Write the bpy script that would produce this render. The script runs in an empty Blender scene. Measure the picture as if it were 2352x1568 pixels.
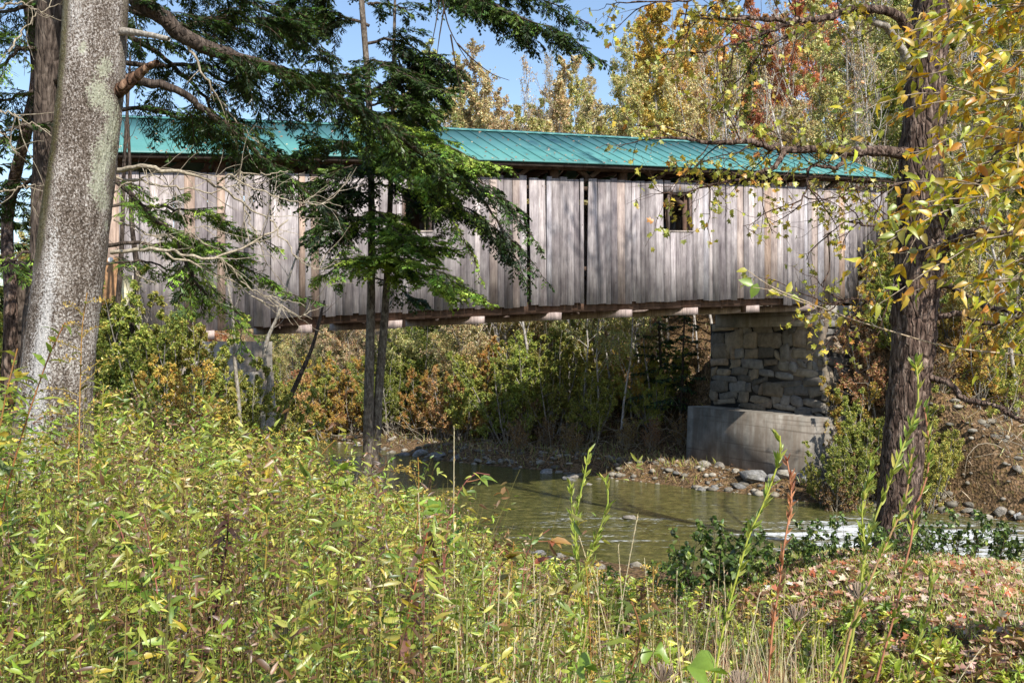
import bpy, math
import numpy as np
from mathutils import Vector
R = np.random.default_rng
SC = bpy.context.scene
COL = SC.collection
# ------------------------------------------------------------------ camera, sky, sun, exposure
W0, H0, F0 = 2352.0, 1568.0, 2276.0        # picture frame the distances were measured in
CZ = 5.05                                  # eye height over the water
cd = bpy.data.cameras.new('camera'); cam = bpy.data.objects.new('camera', cd); COL.objects.link(cam)
cam.location = (0, 0, CZ); cam.rotation_euler = (math.radians(90), 0, 0)
cd.sensor_width = 36; cd.lens = 36*F0/W0; cd.clip_start = .05; cd.clip_end = 2000
SC.camera = cam
SUN_EL = math.radians(44)
sx, sy = .475, -.88                        # horizontal direction towards the sun
w = bpy.data.worlds.new("World"); SC.world = w; w.use_nodes = True
nt = w.node_tree; sky = nt.nodes.new('ShaderNodeTexSky'); sky.sky_type = 'NISHITA'; sky.sun_disc = False
sky.sun_elevation = SUN_EL; sky.sun_rotation = math.atan2(sx, sy); sky.air_density = 1.0; sky.dust_density = .6; sky.ozone_density = 1.5
nt.links.new(sky.outputs[0], nt.nodes['Background'].inputs[0]); nt.nodes['Background'].inputs[1].default_value = .15
sl = bpy.data.lights.new('sun', 'SUN'); sl.energy = 5.0; sl.angle = math.radians(.5); sl.color = (1, .95, .87)
so = bpy.data.objects.new('sun', sl); COL.objects.link(so)
sd = Vector((sx, sy, math.tan(SUN_EL)*math.hypot(sx, sy))).normalized()
so.rotation_euler = sd.to_track_quat('Z', 'Y').to_euler(); so.location = (20, -30, 40)
SC.view_settings.view_transform = 'Standard'; SC.view_settings.look = 'None'; SC.view_settings.exposure = .45
SC.cycles.max_bounces = 5; SC.cycles.diffuse_bounces = 3; SC.cycles.glossy_bounces = 2; SC.cycles.transmission_bounces = 3

def at(u, v, y): return np.array([(u-W0/2)/F0*y, y, CZ-(v-H0/2)/F0*y])
def toscreen(p): return W0/2+F0*p[0]/p[1], H0/2-F0*(p[2]-CZ)/p[1]
def lin(r, g, b):
    f = lambda c: (c/255/12.92 if c/255 <= .04045 else ((c/255+.055)/1.055)**2.4)
    return (f(r), f(g), f(b))

# ------------------------------------------------------------------ mesh helpers
class MB:
    def __init__(s): s.V=[]; s.F={3:[],4:[]}; s.C=[]; s.n=0
    def add(s, V, faces, col=(1,1,1)):
        V=np.asarray(V,float).reshape(-1,3)
        for f in faces:
            f=np.asarray(f,int)
            if f.size: s.F[f.shape[1]].append(f+s.n)
        c=np.asarray(col,float)
        s.C.append(np.broadcast_to(c if c.ndim==2 else c[None,:],(len(V),3)))
        s.V.append(V); s.n+=len(V)
    def build(s, name, mat, parent=None, smooth=False):
        me=bpy.data.meshes.new(name)
        if s.n:
            V=np.concatenate(s.V); C=np.concatenate(s.C)
            me.vertices.add(len(V)); me.vertices.foreach_set('co',V.astype(np.float32).ravel())
            q=np.concatenate(s.F[4]) if s.F[4] else np.zeros((0,4),int)
            t=np.concatenate(s.F[3]) if s.F[3] else np.zeros((0,3),int)
            li=np.concatenate([q.ravel(),t.ravel()]); me.loops.add(len(li)); me.loops.foreach_set('vertex_index',li.astype(np.int32))
            st=np.concatenate([np.arange(len(q))*4,len(q)*4+np.arange(len(t))*3]); me.polygons.add(len(st))
            me.polygons.foreach_set('loop_start',st.astype(np.int32))
            if smooth: me.polygons.foreach_set('use_smooth',np.ones(len(st),bool))
            me.update(calc_edges=True)
            a=me.color_attributes.new('col','FLOAT_COLOR','POINT')
            a.data.foreach_set('color',np.concatenate([C,np.ones((len(C),1))],1).astype(np.float32).ravel())
        me.materials.append(mat)
        o=bpy.data.objects.new(name,me); COL.objects.link(o)
        if parent is not None: o.parent=parent
        return o
def tag(o,label=None,cat=None,group=None,kind=None):
    if label: o['label']=label
    if cat: o['category']=cat
    if group: o['group']=group
    if kind: o['kind']=kind
    return o
def thing(name,label,cat,loc=(0,0,0),group=None,rz=0,sc=1):
    o=bpy.data.objects.new(name,None); o.empty_display_size=.2; COL.objects.link(o); o.location=loc; o.rotation_euler[2]=rz
    o.scale=(sc,)*3
    return tag(o,label,cat,group)
def place(protos,name,label,cat,loc,rz=0,sc=1,group=None,szc=1,tilt=(0,0)):
    """a thing whose parts share mesh data with already built part meshes: protos = [(part name, mesh), ...]"""
    t=thing(name,label,cat,loc,group,rz,sc); t.scale=(sc,sc,sc*szc); t.rotation_euler[0]=tilt[0]; t.rotation_euler[1]=tilt[1]
    for pn,me in protos:
        o=bpy.data.objects.new(pn,me); COL.objects.link(o); o.parent=t
    return t
def unit(a): return a/np.maximum(np.linalg.norm(a,axis=-1,keepdims=True),1e-9)
def resample(P,n):
    P=np.asarray(P,float); d=np.r_[0,np.cumsum(np.linalg.norm(np.diff(P[:,:3],axis=0),axis=1))]
    # catmull-rom over arclength
    x=np.linspace(0,d[-1],n); out=np.empty((n,P.shape[1])); m=np.gradient(P,d,axis=0) if len(P)>2 else None
    i=np.clip(np.searchsorted(d,x,side='right')-1,0,len(P)-2); h=(d[i+1]-d[i]); s=((x-d[i])/h)[:,None]
    if m is None: return P[i]*(1-s)+P[i+1]*s
    h=h[:,None]
    return (2*s**3-3*s**2+1)*P[i]+(s**3-2*s**2+s)*h*m[i]+(-2*s**3+3*s**2)*P[i+1]+(s**3-s**2)*h*m[i+1]
def tube(mb,P,r,k=6,col=(1,1,1),rough=0,rg=None,cap=True):
    P=np.asarray(P,float); n=len(P); r=np.broadcast_to(np.asarray(r,float),(n,))
    T=unit(np.gradient(P,axis=0)); ref=np.array([0,0,1.]) if abs(T[0,2])<.8 else np.array([1.,0,0])
    A=np.empty_like(P); a=ref-T[0]*(ref@T[0])
    for i in range(n):
        a=a-T[i]*(a@T[i]); a/=max(np.linalg.norm(a),1e-9); A[i]=a
    B=np.cross(T,A); th=np.arange(k)*2*np.pi/k
    rr=r[:,None]*np.ones(k)
    if rough: rr=rr*(1+rough*rg.normal(size=(n,k)))
    V=P[:,None]+rr[...,None]*(np.cos(th)[None,:,None]*A[:,None]+np.sin(th)[None,:,None]*B[:,None])
    i=np.arange(n-1)[:,None]*k; j=np.arange(k)[None]; j2=(j+1)%k
    f=np.stack([i+j,i+j2,i+k+j2,i+k+j],-1).reshape(-1,4)
    mb.add(V.reshape(-1,3),[f],col)
BOXF=np.array([[0,3,2,1],[4,5,6,7],[0,1,5,4],[1,2,6,5],[2,3,7,6],[3,0,4,7]])
def box8(mb,P8,col=(1,1,1)): mb.add(P8,[BOXF],col)
def box(mb,a,b,col=(1,1,1),rg=None,j=0):
    x0,y0,z0=a;x1,y1,z1=b
    V=np.array([[x0,y0,z0],[x1,y0,z0],[x1,y1,z0],[x0,y1,z0],[x0,y0,z1],[x1,y0,z1],[x1,y1,z1],[x0,y1,z1]],float)
    if j: V+=rg.normal(size=V.shape)*j
    mb.add(V,[BOXF],col)
# leaves: P base, D direction, N normal, L length, Wd width
LT={'rhomb':(np.array([[0,0,0],[.45,.5,.12],[1,0,0],[.45,-.5,.12]]),[np.array([[0,3,2],[0,2,1]])]),
    'strip':(np.array([[0,.35,0],[0,-.35,0],[.6,-.5,0],[1,-.05,0],[1,.05,0],[.6,.5,0]]),[np.array([[0,1,2,5],[5,2,3,4]])]),
    'ovate':(np.array([[0,0,0],[.28,.46,.1],[.62,.40,.09],[1,0,0],[.62,-.40,.09],[.28,-.46,.1],[.3,0,0],[.65,0,0]]),
             [np.array([[6,1,2,7],[5,6,7,4]]),np.array([[0,1,6],[0,6,5],[7,2,3],[7,3,4]])]),
    'lance':(np.array([[0,0,0],[.2,.42,.08],[.55,.46,.08],[1,0,0],[.55,-.46,.08],[.2,-.42,.08],[.22,0,0],[.58,0,0]]),
             [np.array([[6,1,2,7],[5,6,7,4]]),np.array([[0,1,6],[0,6,5],[7,2,3],[7,3,4]])]),
    'maple':(np.array([[.35,0,0],[0,0,0],[.02,.28,.03],[.2,.55,.1],[.38,.3,.02],[.72,.6,.1],[.7,.24,.02],[1,0,0],[.7,-.24,.02],[.72,-.6,.1],[.38,-.3,.02],[.2,-.55,.1],[.02,-.28,.03]]),
             [np.array([[0,i,i%12+1] for i in range(1,13)])])}
def leaves(mb,P,D,N,L,Wd,shape,col,bend=0.25,rg=None):
    T,F=LT[shape]; n=len(P)
    if n==0: return
    D=unit(D); N=N-D*np.sum(N*D,-1,keepdims=True); N=unit(N); S=np.cross(N,D)
    L=np.broadcast_to(L,(n,))[:,None,None]; Wd=np.broadcast_to(Wd,(n,))[:,None,None]
    s=T[None,:,0:1]; bb=bend*(rg.uniform(.3,1.6,(n,1,1)) if rg is not None else 1)
    V=P[:,None]+D[:,None]*(s*L)+S[:,None]*(T[None,:,1:2]*Wd)+N[:,None]*(T[None,:,2:3]*Wd*2-bb*L*s*s)
    m=len(T); off=(np.arange(n)*m)[:,None,None]
    fs=[(f[None]+off).reshape(-1,f.shape[1]) for f in F]
    C=np.repeat(np.broadcast_to(col,(n,3)),m,0)
    mb.add(V.reshape(-1,3),fs,C)
def rdir(rg,n,zs=1.0):
    v=rg.normal(size=(n,3)); v[:,2]*=zs; return unit(v)
def palette(rg,n,cols,wts,var=.25):
    cols=np.array([lin(*c) for c in cols]); i=rg.choice(len(cols),n,p=np.array(wts)/sum(wts))
    return np.clip(cols[i]*np.exp(rg.normal(size=(n,1))*var)*(1+rg.normal(size=(n,3))*.06),0,.9)

# ------------------------------------------------------------------ materials
def newmat(name):
    m=bpy.data.materials.new(name); m.use_nodes=True; n=m.node_tree
    for x in list(n.nodes): n.nodes.remove(x)
    return m,n,n.nodes.new('ShaderNodeOutputMaterial')
def ramp(n,fac,stops,interp='LINEAR'):
    r=n.nodes.new('ShaderNodeValToRGB'); r.color_ramp.interpolation=interp
    while len(r.color_ramp.elements)<len(stops): r.color_ramp.elements.new(.5)
    for e,(p,c) in zip(r.color_ramp.elements,stops): e.position=p; e.color=(*c,1) if len(c)==3 else c
    n.links.new(fac,r.inputs[0]); return r.outputs[0]
def noise(n,vec,scale,detail=4,rough=.6,dist=0):
    t=n.nodes.new('ShaderNodeTexNoise'); t.inputs['Scale'].default_value=scale; t.inputs['Detail'].default_value=detail
    t.inputs['Roughness'].default_value=rough; t.inputs['Distortion'].default_value=dist
    if vec is not None: n.links.new(vec,t.inputs['Vector'])
    return t.outputs['Fac']
def voro(n,vec,scale,feature='F1',out='Distance'):
    t=n.nodes.new('ShaderNodeTexVoronoi'); t.feature=feature; t.inputs['Scale'].default_value=scale
    n.links.new(vec,t.inputs['Vector']); return t.outputs[out]
def mapping(n,vec,scale=(1,1,1),rot=(0,0,0)):
    t=n.nodes.new('ShaderNodeMapping'); t.inputs['Scale'].default_value=scale; t.inputs['Rotation'].default_value=rot
    n.links.new(vec,t.inputs[0]); return t.outputs[0]
def mixc(n,fac,a,b,mode='MIX'):
    t=n.nodes.new('ShaderNodeMix'); t.data_type='RGBA'; t.blend_type=mode
    def s(i,v):
        if hasattr(v,'links') or hasattr(v,'is_linked'): n.links.new(v,t.inputs[i])
        else: t.inputs[i].default_value=(*v,1) if isinstance(v,tuple) and len(v)==3 else v
    s(0,fac); s(6,a); s(7,b); return t.outputs[2]
def math_(n,op,a,b=0):
    t=n.nodes.new('ShaderNodeMath'); t.operation=op
    for i,v in ((0,a),(1,b)):
        if isinstance(v,(int,float)): t.inputs[i].default_value=v
        else: n.links.new(v,t.inputs[i])
    return t.outputs[0]
def bump(n,h,st=.5,d=.02,prev=None):
    t=n.nodes.new('ShaderNodeBump'); t.inputs['Strength'].default_value=st; t.inputs['Distance'].default_value=d
    n.links.new(h,t.inputs['Height'])
    if prev is not None: n.links.new(prev,t.inputs['Normal'])
    return t.outputs[0]
def coords(n): 
    t=n.nodes.new('ShaderNodeTexCoord'); return t.outputs['Object']
def attr(n,name='col'):
    t=n.nodes.new('ShaderNodeAttribute'); t.attribute_name=name; return t.outputs['Color']
def princ(n,out,col,rough=.8,nrm=None,spec=.3,metal=0):
    p=n.nodes.new('ShaderNodeBsdfPrincipled')
    for k,v in (('Base Color',col),('Roughness',rough)):
        if isinstance(v,tuple): p.inputs[k].default_value=(*v,1)
        elif isinstance(v,(int,float)): p.inputs[k].default_value=v
        else: n.links.new(v,p.inputs[k])
    p.inputs['Specular IOR Level'].default_value=spec; p.inputs['Metallic'].default_value=metal
    if nrm is not None: n.links.new(nrm,p.inputs['Normal'])
    n.links.new(p.outputs[0],out.inputs[0]); return p
def leafmat(name,trans=.35,gloss=.06,rand=0.0,vein=False):
    m,n,out=newmat(name); c=attr(n)
    if rand:
        oi=n.nodes.new('ShaderNodeObjectInfo')
        hs=n.nodes.new('ShaderNodeHueSaturation'); n.links.new(c,hs.inputs['Color'])
        n.links.new(math_(n,'ADD',math_(n,'MULTIPLY',oi.outputs['Random'],rand*.04),.5-rand*.02),hs.inputs['Hue'])
        n.links.new(math_(n,'ADD',math_(n,'MULTIPLY',math_(n,'FRACT',math_(n,'MULTIPLY',oi.outputs['Random'],7.3)),.5*rand),1-.25*rand),hs.inputs['Value'])
        c=hs.outputs[0]
    if vein:
        c=mixc(n,noise(n,coords(n),60,3),c,mixc(n,1.0,c,(.62,.6,.5),'MULTIPLY'))
    d=n.nodes.new('ShaderNodeBsdfDiffuse'); t=n.nodes.new('ShaderNodeBsdfTranslucent'); g=n.nodes.new('ShaderNodeBsdfGlossy')
    g.inputs['Roughness'].default_value=.45
    n.links.new(c,d.inputs[0]); n.links.new(mixc(n,1.0,c,(1.18,1.12,.78),'MULTIPLY'),t.inputs[0])
    a=n.nodes.new('ShaderNodeMixShader'); a.inputs[0].default_value=trans; n.links.new(d.outputs[0],a.inputs[1]); n.links.new(t.outputs[0],a.inputs[2])
    b=n.nodes.new('ShaderNodeMixShader'); b.inputs[0].default_value=gloss; n.links.new(a.outputs[0],b.inputs[1]); n.links.new(g.outputs[0],b.inputs[2])
    n.links.new(b.outputs[0],out.inputs[0]); return m
M={}
M['leaf']=leafmat('leaf'); M['leafbg']=leafmat('leaf_far',.3,.02,1.0); M['needle']=leafmat('needle',.15,.05); M['leafnear']=leafmat('leaf_near',.45,.07,0,True)
def barkmat(name,c1,c2,c3,scale=20,stretch=4,depth=.02,st=.8,lichen=None):
    m,n,out=newmat(name); co=coords(n)
    v=mapping(n,co,(1,1,1/stretch)); a=noise(n,v,scale,5,.7,.3); b=noise(n,co,2.2,3); cr=voro(n,mapping(n,co,(1,1,1/stretch)),scale*.9,'DISTANCE_TO_EDGE')
    c=ramp(n,a,[(.32,c1),(.5,c2),(.68,c3)]); c=mixc(n,ramp(n,b,[(.4,(0,0,0)),(.7,(.6,.6,.6))]),c,mixc(n,1.0,c,(.55,.52,.5),'MULTIPLY'))
    c=mixc(n,1.0,c,attr(n),'MULTIPLY')
    h=math_(n,'ADD',math_(n,'MULTIPLY',a,.7),math_(n,'MINIMUM',math_(n,'MULTIPLY',cr,3),.5))
    princ(n,out,c,.9,bump(n,h,st,depth),.15); return m
M['bark_dark']=barkmat('bark_dark',lin(40,34,30),lin(85,74,66),lin(120,108,98),24,4,.03)
M['bark_rough']=barkmat('bark_rough',lin(38,28,24),lin(100,82,72),lin(165,145,130),17,4,.06,1.0)
M['bark_grey']=barkmat('bark_grey',lin(105,98,88),lin(150,142,130),lin(195,190,180),30,2,.01,.5)
M['bark_stem']=barkmat('bark_stem',lin(60,52,46),lin(104,94,84),lin(150,140,128),22,2,.01,.5)
M['bark_pale']=barkmat('bark_pale',lin(120,112,105),lin(175,168,160),lin(222,218,210),9,1,.01,.3)
M['twig_dead']=barkmat('twig_dead',lin(120,108,92),lin(160,148,128),lin(200,190,168),40,2,.004,.4)
# big lichen-flecked trunk
def lichen_bark():
    m,n,out=newmat('bark_lichen'); co=coords(n)
    v=mapping(n,co,(1,1,.8),(0,.15,0)); a=noise(n,v,72,4,.66,.5); b=noise(n,co,150,3,.6); big=noise(n,mapping(n,co,(1,1,.4)),3.2,3,.6)
    f=math_(n,'ADD',math_(n,'MULTIPLY',a,.72),math_(n,'MULTIPLY',b,.28)); f=math_(n,'ADD',f,math_(n,'MULTIPLY',math_(n,'SUBTRACT',big,.5),.34))
    c=ramp(n,f,[(.34,lin(58,48,40)),(.45,lin(106,94,83)),(.51,lin(146,134,123)),(.57,lin(200,192,184)),(.68,lin(236,232,226))])
    # pale green lichen patches with ragged edges
    pn=noise(n,co,2.0,2,.5); pe=noise(n,co,60,3,.7); at_=attr(n); sep=n.nodes.new('ShaderNodeSeparateColor'); n.links.new(at_,sep.inputs[0])
    pm=math_(n,'ADD',sep.outputs[0],math_(n,'MULTIPLY',math_(n,'SUBTRACT',pe,.5),1.3))
    pm=ramp(n,pm,[(.55,(0,0,0)),(.66,(.7,.7,.7))])
    c=mixc(n,pm,c,ramp(n,pe,[(.3,lin(150,155,125)),(.6,lin(214,216,190))]))
    # white crust streak on one side
    wm=math_(n,'ADD',sep.outputs[1],math_(n,'MULTIPLY',math_(n,'SUBTRACT',a,.5),1.8)); wm=ramp(n,wm,[(.60,(0,0,0)),(.85,(.6,.6,.6))])
    c=mixc(n,wm,c,lin(232,230,228))
    mm=math_(n,'ADD',sep.outputs[2],math_(n,'MULTIPLY',math_(n,'SUBTRACT',a,.5),1.6)); mm=ramp(n,mm,[(.5,(0,0,0)),(.6,(.8,.8,.8))])
    c=mixc(n,mm,c,lin(86,80,30))
    rd=noise(n,mapping(n,co,(1,1,.22)),13,4,.7,.8); c=mixc(n,1.0,c,ramp(n,rd,[(.32,(.55,.52,.5)),(.5,(1,1,1))]),'MULTIPLY')
    princ(n,out,c,.92,bump(n,math_(n,'ADD',f,math_(n,'MULTIPLY',rd,1.5)),1.0,.04),.12); return m
M['lichen']=lichen_bark()
def woodmat():
    m,n,out=newmat('weathered_board'); co=coords(n); c0=attr(n)
    v=mapping(n,co,(1,1,.05)); a=noise(n,v,22,6,.7,.4); f=noise(n,mapping(n,co,(1,1,.03)),90,3,.7); k=noise(n,mapping(n,co,(1,1,.5)),3.5,3)
    kn=voro(n,mapping(n,co,(1,1,.55)),2.6); kr=noise(n,co,30,2)
    c=mixc(n,1.0,c0,ramp(n,a,[(.28,(.42,.38,.38)),(.45,(.8,.78,.78)),(.62,(1.05,1.03,1.03)),(.75,(1.3,1.28,1.28))]),'MULTIPLY')
    c=mixc(n,1.0,c,ramp(n,f,[(.3,(.72,.7,.7)),(.6,(1.08,1.08,1.08))]),'MULTIPLY')
    c=mixc(n,1.0,c,ramp(n,k,[(.35,(.7,.68,.7)),(.65,(1.15,1.15,1.15))]),'MULTIPLY')
    c=mixc(n,ramp(n,math_(n,'ADD',kn,math_(n,'MULTIPLY',kr,.06)),[(.05,(.8,.8,.8)),(.085,(0,0,0))]),c,lin(70,56,48))
    princ(n,out,c,.85,bump(n,a,.5,.008),.2); return m
M['board']=woodmat()
def flat(name,c,rough=.85,sc=8,var=.35,bm=.3,d=.01,spec=.3):
    m,n,out=newmat(name); co=coords(n); a=noise(n,co,sc,5,.65)
    cc=ramp(n,a,[(.3,tuple(x*(1-var) for x in c)),(.7,tuple(min(1,x*(1+var)) for x in c))]); cc=mixc(n,1.0,cc,attr(n),'MULTIPLY')
    princ(n,out,cc,rough,bump(n,a,bm,d),spec); return m
M['timber']=flat('dark_timber',lin(96,78,66),.9,6)
M['stone']=flat('field_stone',lin(150,143,134),.9,5,.35,.6,.02)
def rockmat():
    m,n,out=newmat('river_rock'); co=coords(n); a=noise(n,co,4,6,.7); b=noise(n,co,1.2,3); oi=n.nodes.new('ShaderNodeObjectInfo')
    c=ramp(n,a,[(.3,lin(92,90,86)),(.5,lin(140,138,134)),(.7,lin(184,182,178))]); t=ramp(n,oi.outputs['Random'],[(0,(1.15,1.1,1.0)),(.35,(.75,.76,.78)),(.6,(.95,.88,.8)),(.85,(1.1,1.12,1.15)),(1,(.6,.6,.58))],'CONSTANT')
    c=mixc(n,1.0,mixc(n,1.0,c,t,'MULTIPLY'),attr(n),'MULTIPLY'); c=mixc(n,ramp(n,b,[(.5,(0,0,0)),(.62,(.6,.6,.6))]),c,mixc(n,1.0,c,(.6,.58,.5),'MULTIPLY'))
    princ(n,out,c,.85,bump(n,a,.9,.05),.2); return m
M['rock']=rockmat()
M['stem']=flat('plant_stem',(1,1,1),.7,30,.2,.1,.002)
def concrete():
    m,n,out=newmat('old_concrete'); co=coords(n); a=noise(n,co,1.3,5,.6); b=noise(n,mapping(n,co,(1,1,.12)),3,4); h=noise(n,mapping(n,co,(.05,.05,3)),2.2,3); f=noise(n,co,40,3)
    c=ramp(n,a,[(.3,lin(100,96,88)),(.5,lin(140,134,124)),(.7,lin(176,169,158))]); c=mixc(n,ramp(n,b,[(.42,(0,0,0)),(.62,(.65,.65,.65))]),c,lin(112,98,84))
    c=mixc(n,ramp(n,h,[(.57,(0,0,0)),(.64,(.55,.55,.55))]),c,lin(84,74,66))
    princ(n,out,c,.9,bump(n,f,.3,.01),.2); return m
M['concrete']=concrete()
def roofmat():
    m,n,out=newmat('green_metal_roof'); co=coords(n); a=noise(n,co,1.1,4,.6); b=noise(n,co,14,3,.6)
    c=ramp(n,a,[(.3,lin(72,126,122)),(.7,lin(90,142,138))]); c=mixc(n,ramp(n,b,[(.5,(0,0,0)),(.8,(.3,.3,.3))]),c,lin(92,128,122))
    princ(n,out,c,.42,bump(n,a,.08,.02),.4); return m
M['roof']=roofmat()
def groundmat():
    m,n,out=newmat('leafy_soil'); co=coords(n); a=noise(n,co,9,6,.75); b=noise(n,co,.5,3); v=voro(n,co,14,'F1','Color'); ds=voro(n,co,14)
    sep=n.nodes.new('ShaderNodeSeparateColor'); n.links.new(v,sep.inputs[0])
    litter=ramp(n,sep.outputs[0],[(0,lin(60,48,36)),(.3,lin(106,84,62)),(.55,lin(150,124,96)),(.75,lin(128,98,66)),(1,lin(92,86,52))])
    soil=ramp(n,a,[(.3,lin(50,40,30)),(.6,lin(96,80,58)),(.8,lin(120,110,60))])
    c=mixc(n,ramp(n,math_(n,'ADD',math_(n,'MULTIPLY',a,.6),math_(n,'MULTIPLY',b,.4)),[(.42,(0,0,0)),(.55,(1,1,1))]),soil,litter); c=mixc(n,1.0,c,attr(n),'MULTIPLY')
    princ(n,out,c,.95,bump(n,math_(n,'ADD',a,ds),.9,.05),.1); return m
M['ground']=groundmat()
def watermat():
    m,n,out=newmat('river_water'); co=coords(n); rot=(0,0,math.radians(38))
    r1=noise(n,mapping(n,co,(.6,1.4,1),rot),2.4,5,.6,.5); r2=noise(n,mapping(n,co,(.7,1.6,1),rot),9,4,.6,.3); bed=noise(n,co,3.2,5,.7); str_=noise(n,mapping(n,co,(.22,1.2,1),rot),1.6,5,.65,.6)
    bc=ramp(n,bed,[(.3,lin(46,46,24)),(.5,lin(84,84,44)),(.64,lin(112,106,60)),(.76,lin(146,136,100))])
    sep=n.nodes.new('ShaderNodeSeparateColor'); n.links.new(attr(n),sep.inputs[0])
    fo=math_(n,'ADD',math_(n,'ADD',math_(n,'MULTIPLY',str_,.75),math_(n,'MULTIPLY',r2,.55)),math_(n,'MULTIPLY',sep.outputs[0],.26))
    fm=ramp(n,fo,[(.84,(0,0,0)),(.98,(1,1,1))])
    c=mixc(n,fm,bc,lin(225,228,230))
    p=princ(n,out,c,ramp(n,fm,[(0,(.07,)*3),(1,(.5,)*3)]),bump(n,math_(n,'ADD',r1,math_(n,'MULTIPLY',r2,.5)),.5,.12),.5); p.inputs['IOR'].default_value=1.33
    return m
M['water']=watermat()

# ------------------------------------------------------------------ terrain
TH=.4613; ca,sa=math.cos(TH),math.sin(TH); DB=28.374
def grade(t): return .0524*t-.0008*t*t
def B(t,l,z): return np.array([ca*t-sa*l, DB+sa*t+ca*l, z+grade(t)])       # bridge: t along, l across (away from us), z height
NE=np.array([(-60,110),(-24,62),(-14,46),(-9,37),(-5,29.5),(-1.4,24.7),(4,21.5),(10,19.2),(17,15.5),(40,6),(90,-20)],float)
FE=np.array([(-60,128),(-22,70),(-8.9,50),(-3.3,42),(2.1,38),(6.3,33.9),(9,31.4),(11.1,29.6),(15,27.6),(24,23),(45,13),(95,-12)],float)
def sdist(X,Y,E):
    best=np.full(X.shape,1e9); sg=np.ones(X.shape)
    for a,b in zip(E[:-1],E[1:]):
        d=b-a; q=((X-a[0])*d[0]+(Y-a[1])*d[1])/(d@d); q=np.clip(q,0,1); dx=X-a[0]-q*d[0]; dy=Y-a[1]-q*d[1]
        r=np.hypot(dx,dy); cr=d[0]*(Y-a[1])-d[1]*(X-a[0]); m=r<best-1e-9; best=np.where(m,r,best); sg=np.where(m,np.sign(cr),sg)
    return best*sg      # positive: beyond (left of the downstream direction)
def ss(x,a,b): q=np.clip((x-a)/(b-a),0,1); return q*q*(3-2*q)
def vnoise(X,Y,s,seed):
    r=R(seed); g=r.random((64,64)); x=X/s; y=Y/s; i=np.floor(x).astype(int); j=np.floor(y).astype(int); fx=x-i; fy=y-j
    fx=fx*fx*(3-2*fx); fy=fy*fy*(3-2*fy); G=lambda a,b:g[a%64,b%64]
    return (G(i,j)*(1-fx)+G(i+1,j)*fx)*(1-fy)+(G(i,j+1)*(1-fx)+G(i+1,j+1)*fx)*fy-.5
def ground(X,Y):
    X=np.asarray(X,float); Y=np.asarray(Y,float)
    n=-sdist(X,Y,NE); f=sdist(X,Y,FE)
    zn=np.where(n>0, .2*ss(n,0,1)+2.0*ss(n,1.5,12)+.12*np.clip(n-12,0,14)+.65*ss(X,1.5,4)*ss(n,5,9)*(1-ss(n,14,20)), -.5*ss(-n,0,1.5))
    zn=zn+1.5*ss(-X,2.5,8)*ss(Y,6,16)*ss(n,1,6)
    hill=ss(X/np.maximum(Y,5),-.19,.02)
    zf=np.where(f>0, .45*ss(f,0,1.5)+(.21+.23*hill)*np.clip(f-4,0,56)+.02*np.maximum(f-60,0), -.5*ss(-f,0,1.5))
    z=np.where(f>-.01,zf,np.where(n>-.01,zn,-.5))
    z=np.where((f<=0)&(n<=0),np.maximum(-.5*ss(-f,0,1.5),-.5*ss(-n,0,1.5))-.04,z)
    t=ca*X+sa*(Y-DB); l=-sa*X+ca*(Y-DB)
    e=6.3-.75*np.maximum(np.abs(l-2.85)-2.6,0)+.02*(t-12); e2=5.2-.75*np.maximum(np.abs(l-2.85)-2.6,0)
    z=np.where(t>11.6,np.maximum(z,e*ss(t,12.4,13.2)+z*(1-ss(t,12.4,13.2))),z)
    z=np.where(t<-7.4,np.maximum(z,e2*ss(-t,8.3,9.5)+z*(1-ss(-t,8.3,9.5))),z)
    return z+vnoise(X,Y,2.2,1)*.18*np.minimum(1,np.abs(np.where(z<.1,0,1)))+vnoise(X,Y,.7,2)*.07
def gz(x,y): return float(ground(np.array([x]),np.array([y]))[0])
def axis(lo,hi,n0,n1,st):
    a=[n0]; 
    while a[-1]<n1: a.append(a[-1]+st)
    b=a[-1]; s=st
    while b<hi: s*=1.12; b+=s; a.append(b)
    b=n0; s=st; pre=[]
    while b>lo: s*=1.12; b-=s; pre.append(b)
    return np.array(pre[::-1]+a)
xs=axis(-260,320,-18,26,.3); ys=axis(-120,420,-2,52,.3)
XX,YY=np.meshgrid(xs,ys); ZZ=ground(XX,YY)
g=MB(); nx,ny=len(xs),len(ys); i=np.arange(ny-1)[:,None]*nx+np.arange(nx-1)[None]
nn_=-sdist(XX,YY,NE); gc=np.ones((ny,nx,3)); 
grn=(ss(nn_,3,9))[...,None]; gc=gc*(1-grn*.0)+0
g.add(np.stack([XX,YY,ZZ],-1),[np.stack([i,i+1,i+nx+1,i+nx],-1).reshape(-1,4)],gc.reshape(-1,3))
tag(g.build('ground',M['ground'],smooth=True),kind='structure')
# water sheet, riffle strength kept per vertex
xw=np.arange(-62,92,1.0); yw=np.arange(-26,130,1.0); Xw,Yw=np.meshgrid(xw,yw)
rif=.9*ss(Xw,5,10)*ss(-np.abs(Yw-22),-9,-3)+.3*ss(-np.hypot(Xw-4,Yw-27),-6,-1)+.7*ss(-np.hypot(Xw+8.5,Yw-41),-4,-1)+.35*ss(-np.hypot(Xw-9,Yw-26),-5,-1)+.25*ss(-np.hypot(Xw-1,Yw-27),-5,-1)
wb=MB(); nw=len(xw); i=np.arange(len(yw)-1)[:,None]*nw+np.arange(nw-1)[None]
wb.add(np.stack([Xw,Yw,np.zeros_like(Xw)],-1),[np.stack([i,i+1,i+nw+1,i+nw],-1).reshape(-1,4)],np.stack([np.clip(rif,0,1)]*3,-1).reshape(-1,3))
tag(wb.build('water',M['water']),kind='structure')

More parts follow.
